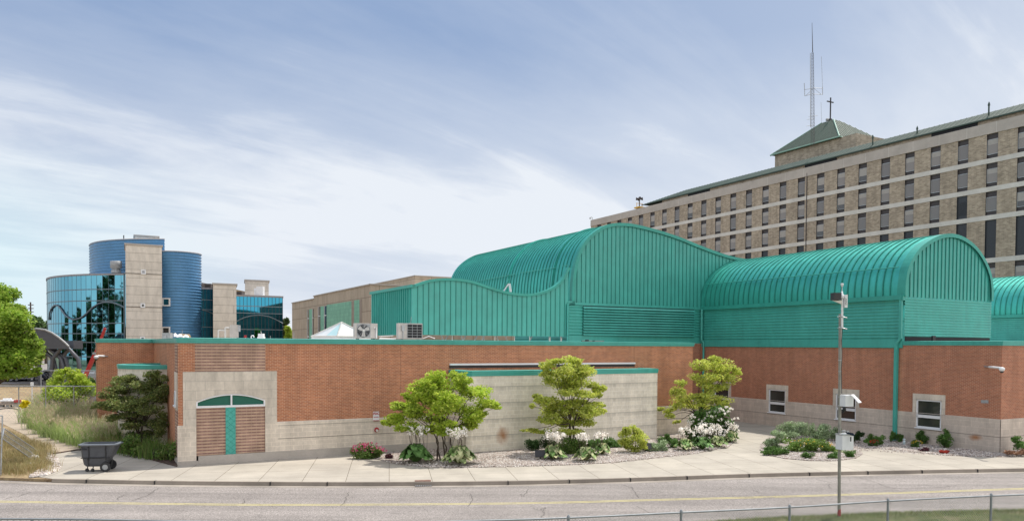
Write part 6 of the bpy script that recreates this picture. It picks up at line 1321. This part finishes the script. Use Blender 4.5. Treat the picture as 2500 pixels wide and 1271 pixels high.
# vertical script wording on the panel: small illegible squiggle strokes
q=MB(); z0_,z1_=D(2062,744,Yp).z,D(2062,728,Yp).z; xx=D(2062.6,735,Yp).x; q.tube([Vector((xx+.012*math.sin(i*1.9)+.006*math.sin(i*.7),Yp-.085,z0_+(z1_-z0_)*i/26)) for i in range(27)],.006,4); obj('vertical_lettering',q,m_blk,bp_)
q=MB(); q.tube([D(2067,720,Yp),D(2071,719,Yp)],.012,4); obj('small_probe',q,m_blk,pole)
Yb=pbx.y-.1
def boxp(name,x0,x1,y0,y1,dy,m,rot=.35,dep=.24):
    a=D(x0,y0,Yb);b=D(x1,y1,Yb); q=MB(); q.ob(((a.x+b.x)/2,Yb+dy,(a.z+b.z)/2),(abs(b.x-a.x)*.95,dep,abs(a.z-b.z)),rot); return obj(name,q,m,pole)
u1=boxp('upper_enclosure',2054,2080,963,991,0,m_wht)
q=MB(); p0=[D(2078,962,Yb-.15),D(2085,961.5,Yb-.15),D(2104,981,Yb-.4),D(2096,982.5,Yb-.4)]; q.poly(p0); q.poly([p+Vector((0,.02,-.015)) for p in p0][::-1]); obj('open_lid',q,m_wht,u1)
q=MB(); q.tube([D(2061,992,Yb-.1),D(2062,1000,Yb-.12),D(2059,1005,Yb-.1),D(2057,998,Yb-.08)],.05,8); obj('cable_coil',q,m_blk,pole)
u2=boxp('lower_enclosure',2045,2079,1060,1096,0,m_wht,.3,.3)
boxp('lower_lid',2044,2081,1057.5,1060.5,0,m_galv,.3,.34)
q=MB(); q.poly([D(2063,1054,Yb-.1),D(2083,1058,Yb-.25),D(2088,1064,Yb-.25),D(2070,1060,Yb-.1)]); q.poly([p+Vector((0,0,.02)) for p in (D(2063,1054,Yb-.1),D(2083,1058,Yb-.25),D(2088,1064,Yb-.25),D(2070,1060,Yb-.1))]); obj('solar_panel',q,simple('solar_panel_blue',(.03,.05,.10),.2),pole)
q=MB(); q.ob(D(2060,1052,Yb-.1),(.09,.08,.07),.3); q.ob(D(2069,1053,Yb-.1),(.08,.08,.05),.3); obj('gauge_block',q,m_galv,pole)
q=MB(); q.ob(D(2077,1071,Yb-.22),(.03,.02,.14),.3); obj('latch',q,m_blk,u2)
q=MB()
for y in (967,988,1062,1094,905,878): q.lathe(pbx.lerp(pt,(1262-y)/(1262-766)),[(.055,-.015),(.055,.015)],10)
obj('strap',q,m_galv,pole)
q=MB(); q.tube([D(2057,762,Yp),D(2058,790,Yp),D(2055,830,Yp),D(2056,870,Yp),D(2054,900,Yp),D(2055,960,Yp)],.01,4); obj('cable',q,m_blk,pole)
# storm drain inlet
i0=G(1013,1183,RZ);i1=G(1052,1182,RZ); u=(i1-i0).normalized(); nn=Vector((-u.y,u.x,0)); rz=math.atan2(u.y,u.x)
dr=thing('storm_drain_inlet',i0.lerp(i1,.5),'rusty iron kerb inlet hood over a storm drain at the road edge','storm drain'); c=i0.lerp(i1,.5)
m_rust=simple('rusty_iron',(.20,.10,.075),.8,.2,.3,8)
q=MB(); q.ob(c+nn*.08+Vector((0,0,.13)),((i1-i0).length,.20,.06),rz); obj('hood',q,m_rust,dr); q=MB(); q.ob(c-nn*.045+Vector((0,0,.05)),((i1-i0).length*.94,.10,.085),rz); obj('throat',q,m_dark,dr)
q=MB(); q.ob(c-nn*.22+Vector((0,0,.006)),((i1-i0).length*1.05,.3,.012),rz); obj('grate_frame',q,m_tp,dr); q=MB()
for i in range(9): q.ob(c-nn*.22+u*(-.28+.07*i)+Vector((0,0,.02)),(.03,.26,.02),rz)
obj('grate',q,m_galv,dr)
# flood lights in the beds
def flood(x,y,r,label):
    b=G(x,y,.03); t=thing('flood_light',b,label,'flood light','flood lights in the planting beds'); q=MB(); q.tube([b,b+Vector((0,0,.14))],.03,6); obj('stand',q,m_blk,t); q=MB(); T=Matrix.Rotation(r,3,'Z')@Matrix.Rotation(-.35,3,'X'); q.ob(b+Vector((0,0,.24)),(.46,.2,.26),tilt=T); q.ob(b+Vector((0,0,.24))+T@Vector((0,-.12,.0)),(.5,.05,.3),tilt=T); obj('housing',q,m_blk,t)
    q=MB(); q.ob(b+Vector((0,0,.24))+T@Vector((0,.103,0)),(.4,.01,.2),tilt=T); obj('lens',q,m_grey,t)
flood(1319,1120,0,'black flood light left of the hosta at the two-tiered tree'); flood(1576,1101,.2,'black flood light right of the small yellow-green shrub'); flood(385,1116,.6,'black flood light among weeds near the brick corner, left of the grey one'); flood(409,1118,-.5,'grey-black flood light closest to the brick corner')
# white jar
b=at(2207.5,1084); q=MB(); q.lathe(b,[(.05,0),(.06,.05),(.065,.2),(.05,.22),(.05,.25),(.075,.27),(.075,.3),(.03,.32)],14); obj('lantern_jar',q,simple('pale_blue_ceramic',(.5,.6,.62),.3),loc=b,label='small pale blue jar lantern on the gravel beside the downspout',cat='lantern')
# temporary fence panels, far left
def panel(name,P,label,group,bars=2,wires=True,step=.09):
    t=thing(name,P[0],label,'fence panel',group); q=MB()
    for a,b in zip(P,P[1:]+P[:1]): q.tube([a,b],.025,6)
    for k in range(1,bars): q.tube([P[0].lerp(P[3],k/bars),P[1].lerp(P[2],k/bars)],.02,6)
    obj('frame',q,m_galv,t)
    if wires:
        q=MB(); n=int((P[1]-P[0]).length/step)
        for i in range(n): a,b=P[0].lerp(P[1],i/n),P[3].lerp(P[2],i/n); q.tube([a,b],.003,3)
        n=int((P[3]-P[0]).length/step)
        for i in range(n): a,b=P[0].lerp(P[3],i/n),P[1].lerp(P[2],i/n); q.tube([a,b],.003,3)
        obj('wire_mesh',q,m_galv,t)
fl0=G(2,1160,0); fg='temporary construction fence panels'
up0=Vector((fl0.x,fl0.y,.02)); tp0=D(6,1014,fl0.y+.1)
e0=Vector((fl0.x-1.2,fl0.y-.3,.02)); panel('fence_panel',[e0,up0,tp0,Vector((e0.x+.1,e0.y,tp0.z))],'upright grey mesh construction fence panel at the far left edge',fg,2)
g0=G(84,1124,.05); g1=G(97,1103,.05); panel('fence_panel',[D(5,1069,fl0.y+.3),g0,g1,D(10,1045,fl0.y+1.2)],'mesh fence panel leaning down to the dry grass from the upright one',fg,2)
for Y,x0,x1,yt,posts,lb in ((52,-60,232,942,(45,111,180),'nearer run of temporary fence crossing the dirt behind the grasses'),(66,98,240,904,(100,145,190,232),'farther run of temporary fence in front of the entrance canopy')):
    z=D(100,yt,Y).z; t=thing('temporary_fence',Vector((D(x0,900,Y).x,Y,0)),lb,'fence',fg); q=MB(); q.tube([Vector((D(x0,900,Y).x,Y,z)),Vector((D(x1,900,Y).x,Y,z+.02))],.035,6); obj('top_rail',q,m_galv,t)
    for x in posts: X=D(x,900,Y).x; q=MB(); q.tube([Vector((X,Y,0)),Vector((X,Y,z+.05))],.035,6); obj('post',q,m_galv,t)
    q=MB(); a=D(x0,900,Y).x; e=D(x1,900,Y).x; mesh_wires(q,[Vector((a,Y,0)),Vector((e,Y,0))],.05,z,.28,.004); obj('wire_mesh',q,m_galv,t)
# debris in the dry grass, yellow tarp, material pile
for x,y,sx,sy,lb in ((103,1119,.0,0,0),): pass
b=G(82,1135,.03); q=MB(); q.ob(b+Vector((0,0,.10)),(.5,.3,.04),.2); q.tube([b,b+Vector((0,0,.1))],.02,5); q.tube([b+Vector((.15,0,0)),b+Vector((.15,0,.1))],.02,5); obj('fallen_sign_board',q,m_wht,loc=b,label='small white board lying in the dry grass near the stones',cat='board')
b=G(82,1118,.05); q=MB(); q.lathe(b,[(.22,0),(.25,.05),(.2,.12),(.05,.17)],9); obj('white_rock',q,m_wht,loc=b,label='white lump of debris under the leaning fence panel',cat='rock')
yt=thing('yellow_cover',G(58,1000,0),'bright yellow plastic cover beside the path at far left','cover'); c=D(60,984,44); P=blob((c.x,c.y,c.z),(.24,.2,.22),400,lump=5); leafmesh('cover',P,.4,.12,simple('bright_yellow_plastic',(.80,.68,.02),.5,0,.05),yt)
mp=thing('material_pile',G(28,992,0),'pile of boards and tarps on the dirt beyond the path','pile'); c=G(28,992,0); q=MB()
q.ob(c+Vector((0,0,.25)),(1.9,1.1,.10),.2); q.ob(c+Vector((.1,.1,.38)),(1.5,.9,.14),.25); obj('boards',q,m_bpan,mp)
q=MB(); q.ob(c+Vector((-.1,0,.5)),(1.4,.8,.1),.15); q.ob(c+Vector((-.45,.2,.6)),(.6,.5,.12),.5); obj('white_sheet',q,m_wht,mp); q=MB(); q.ob(c+Vector((.65,-.1,.48)),(.5,.5,.2),.1); obj('red_box',q,m_red,mp)
for x in (-.6,0,.6): q=MB(); q.ob(c+Vector((x,-.3,.1)),(.35,.3,.2),.1); obj('support_block',q,m_grey,mp)
mt=D(78,932,60); t=MB(); t.tube([Vector((mt.x,60,0)),mt],.04,6); t.ob(mt+Vector((0,0,-.15)),(.22,.05,.3)); obj('marker_post',t,m_wht,loc=Vector((mt.x,60,0)),label='white marker post with a small plate standing on the dirt',cat='post')
pt_=G(-40,1000,0); q=MB(); q.tube(dens([G(-30,1004,.03),G(5,997,.03),G(30,996,.03),G(48,1000,.03)],4),.05,6); obj('ground_hose',q,m_blk,loc=pt_,label='black hose lying across the far end of the path',cat='hose')
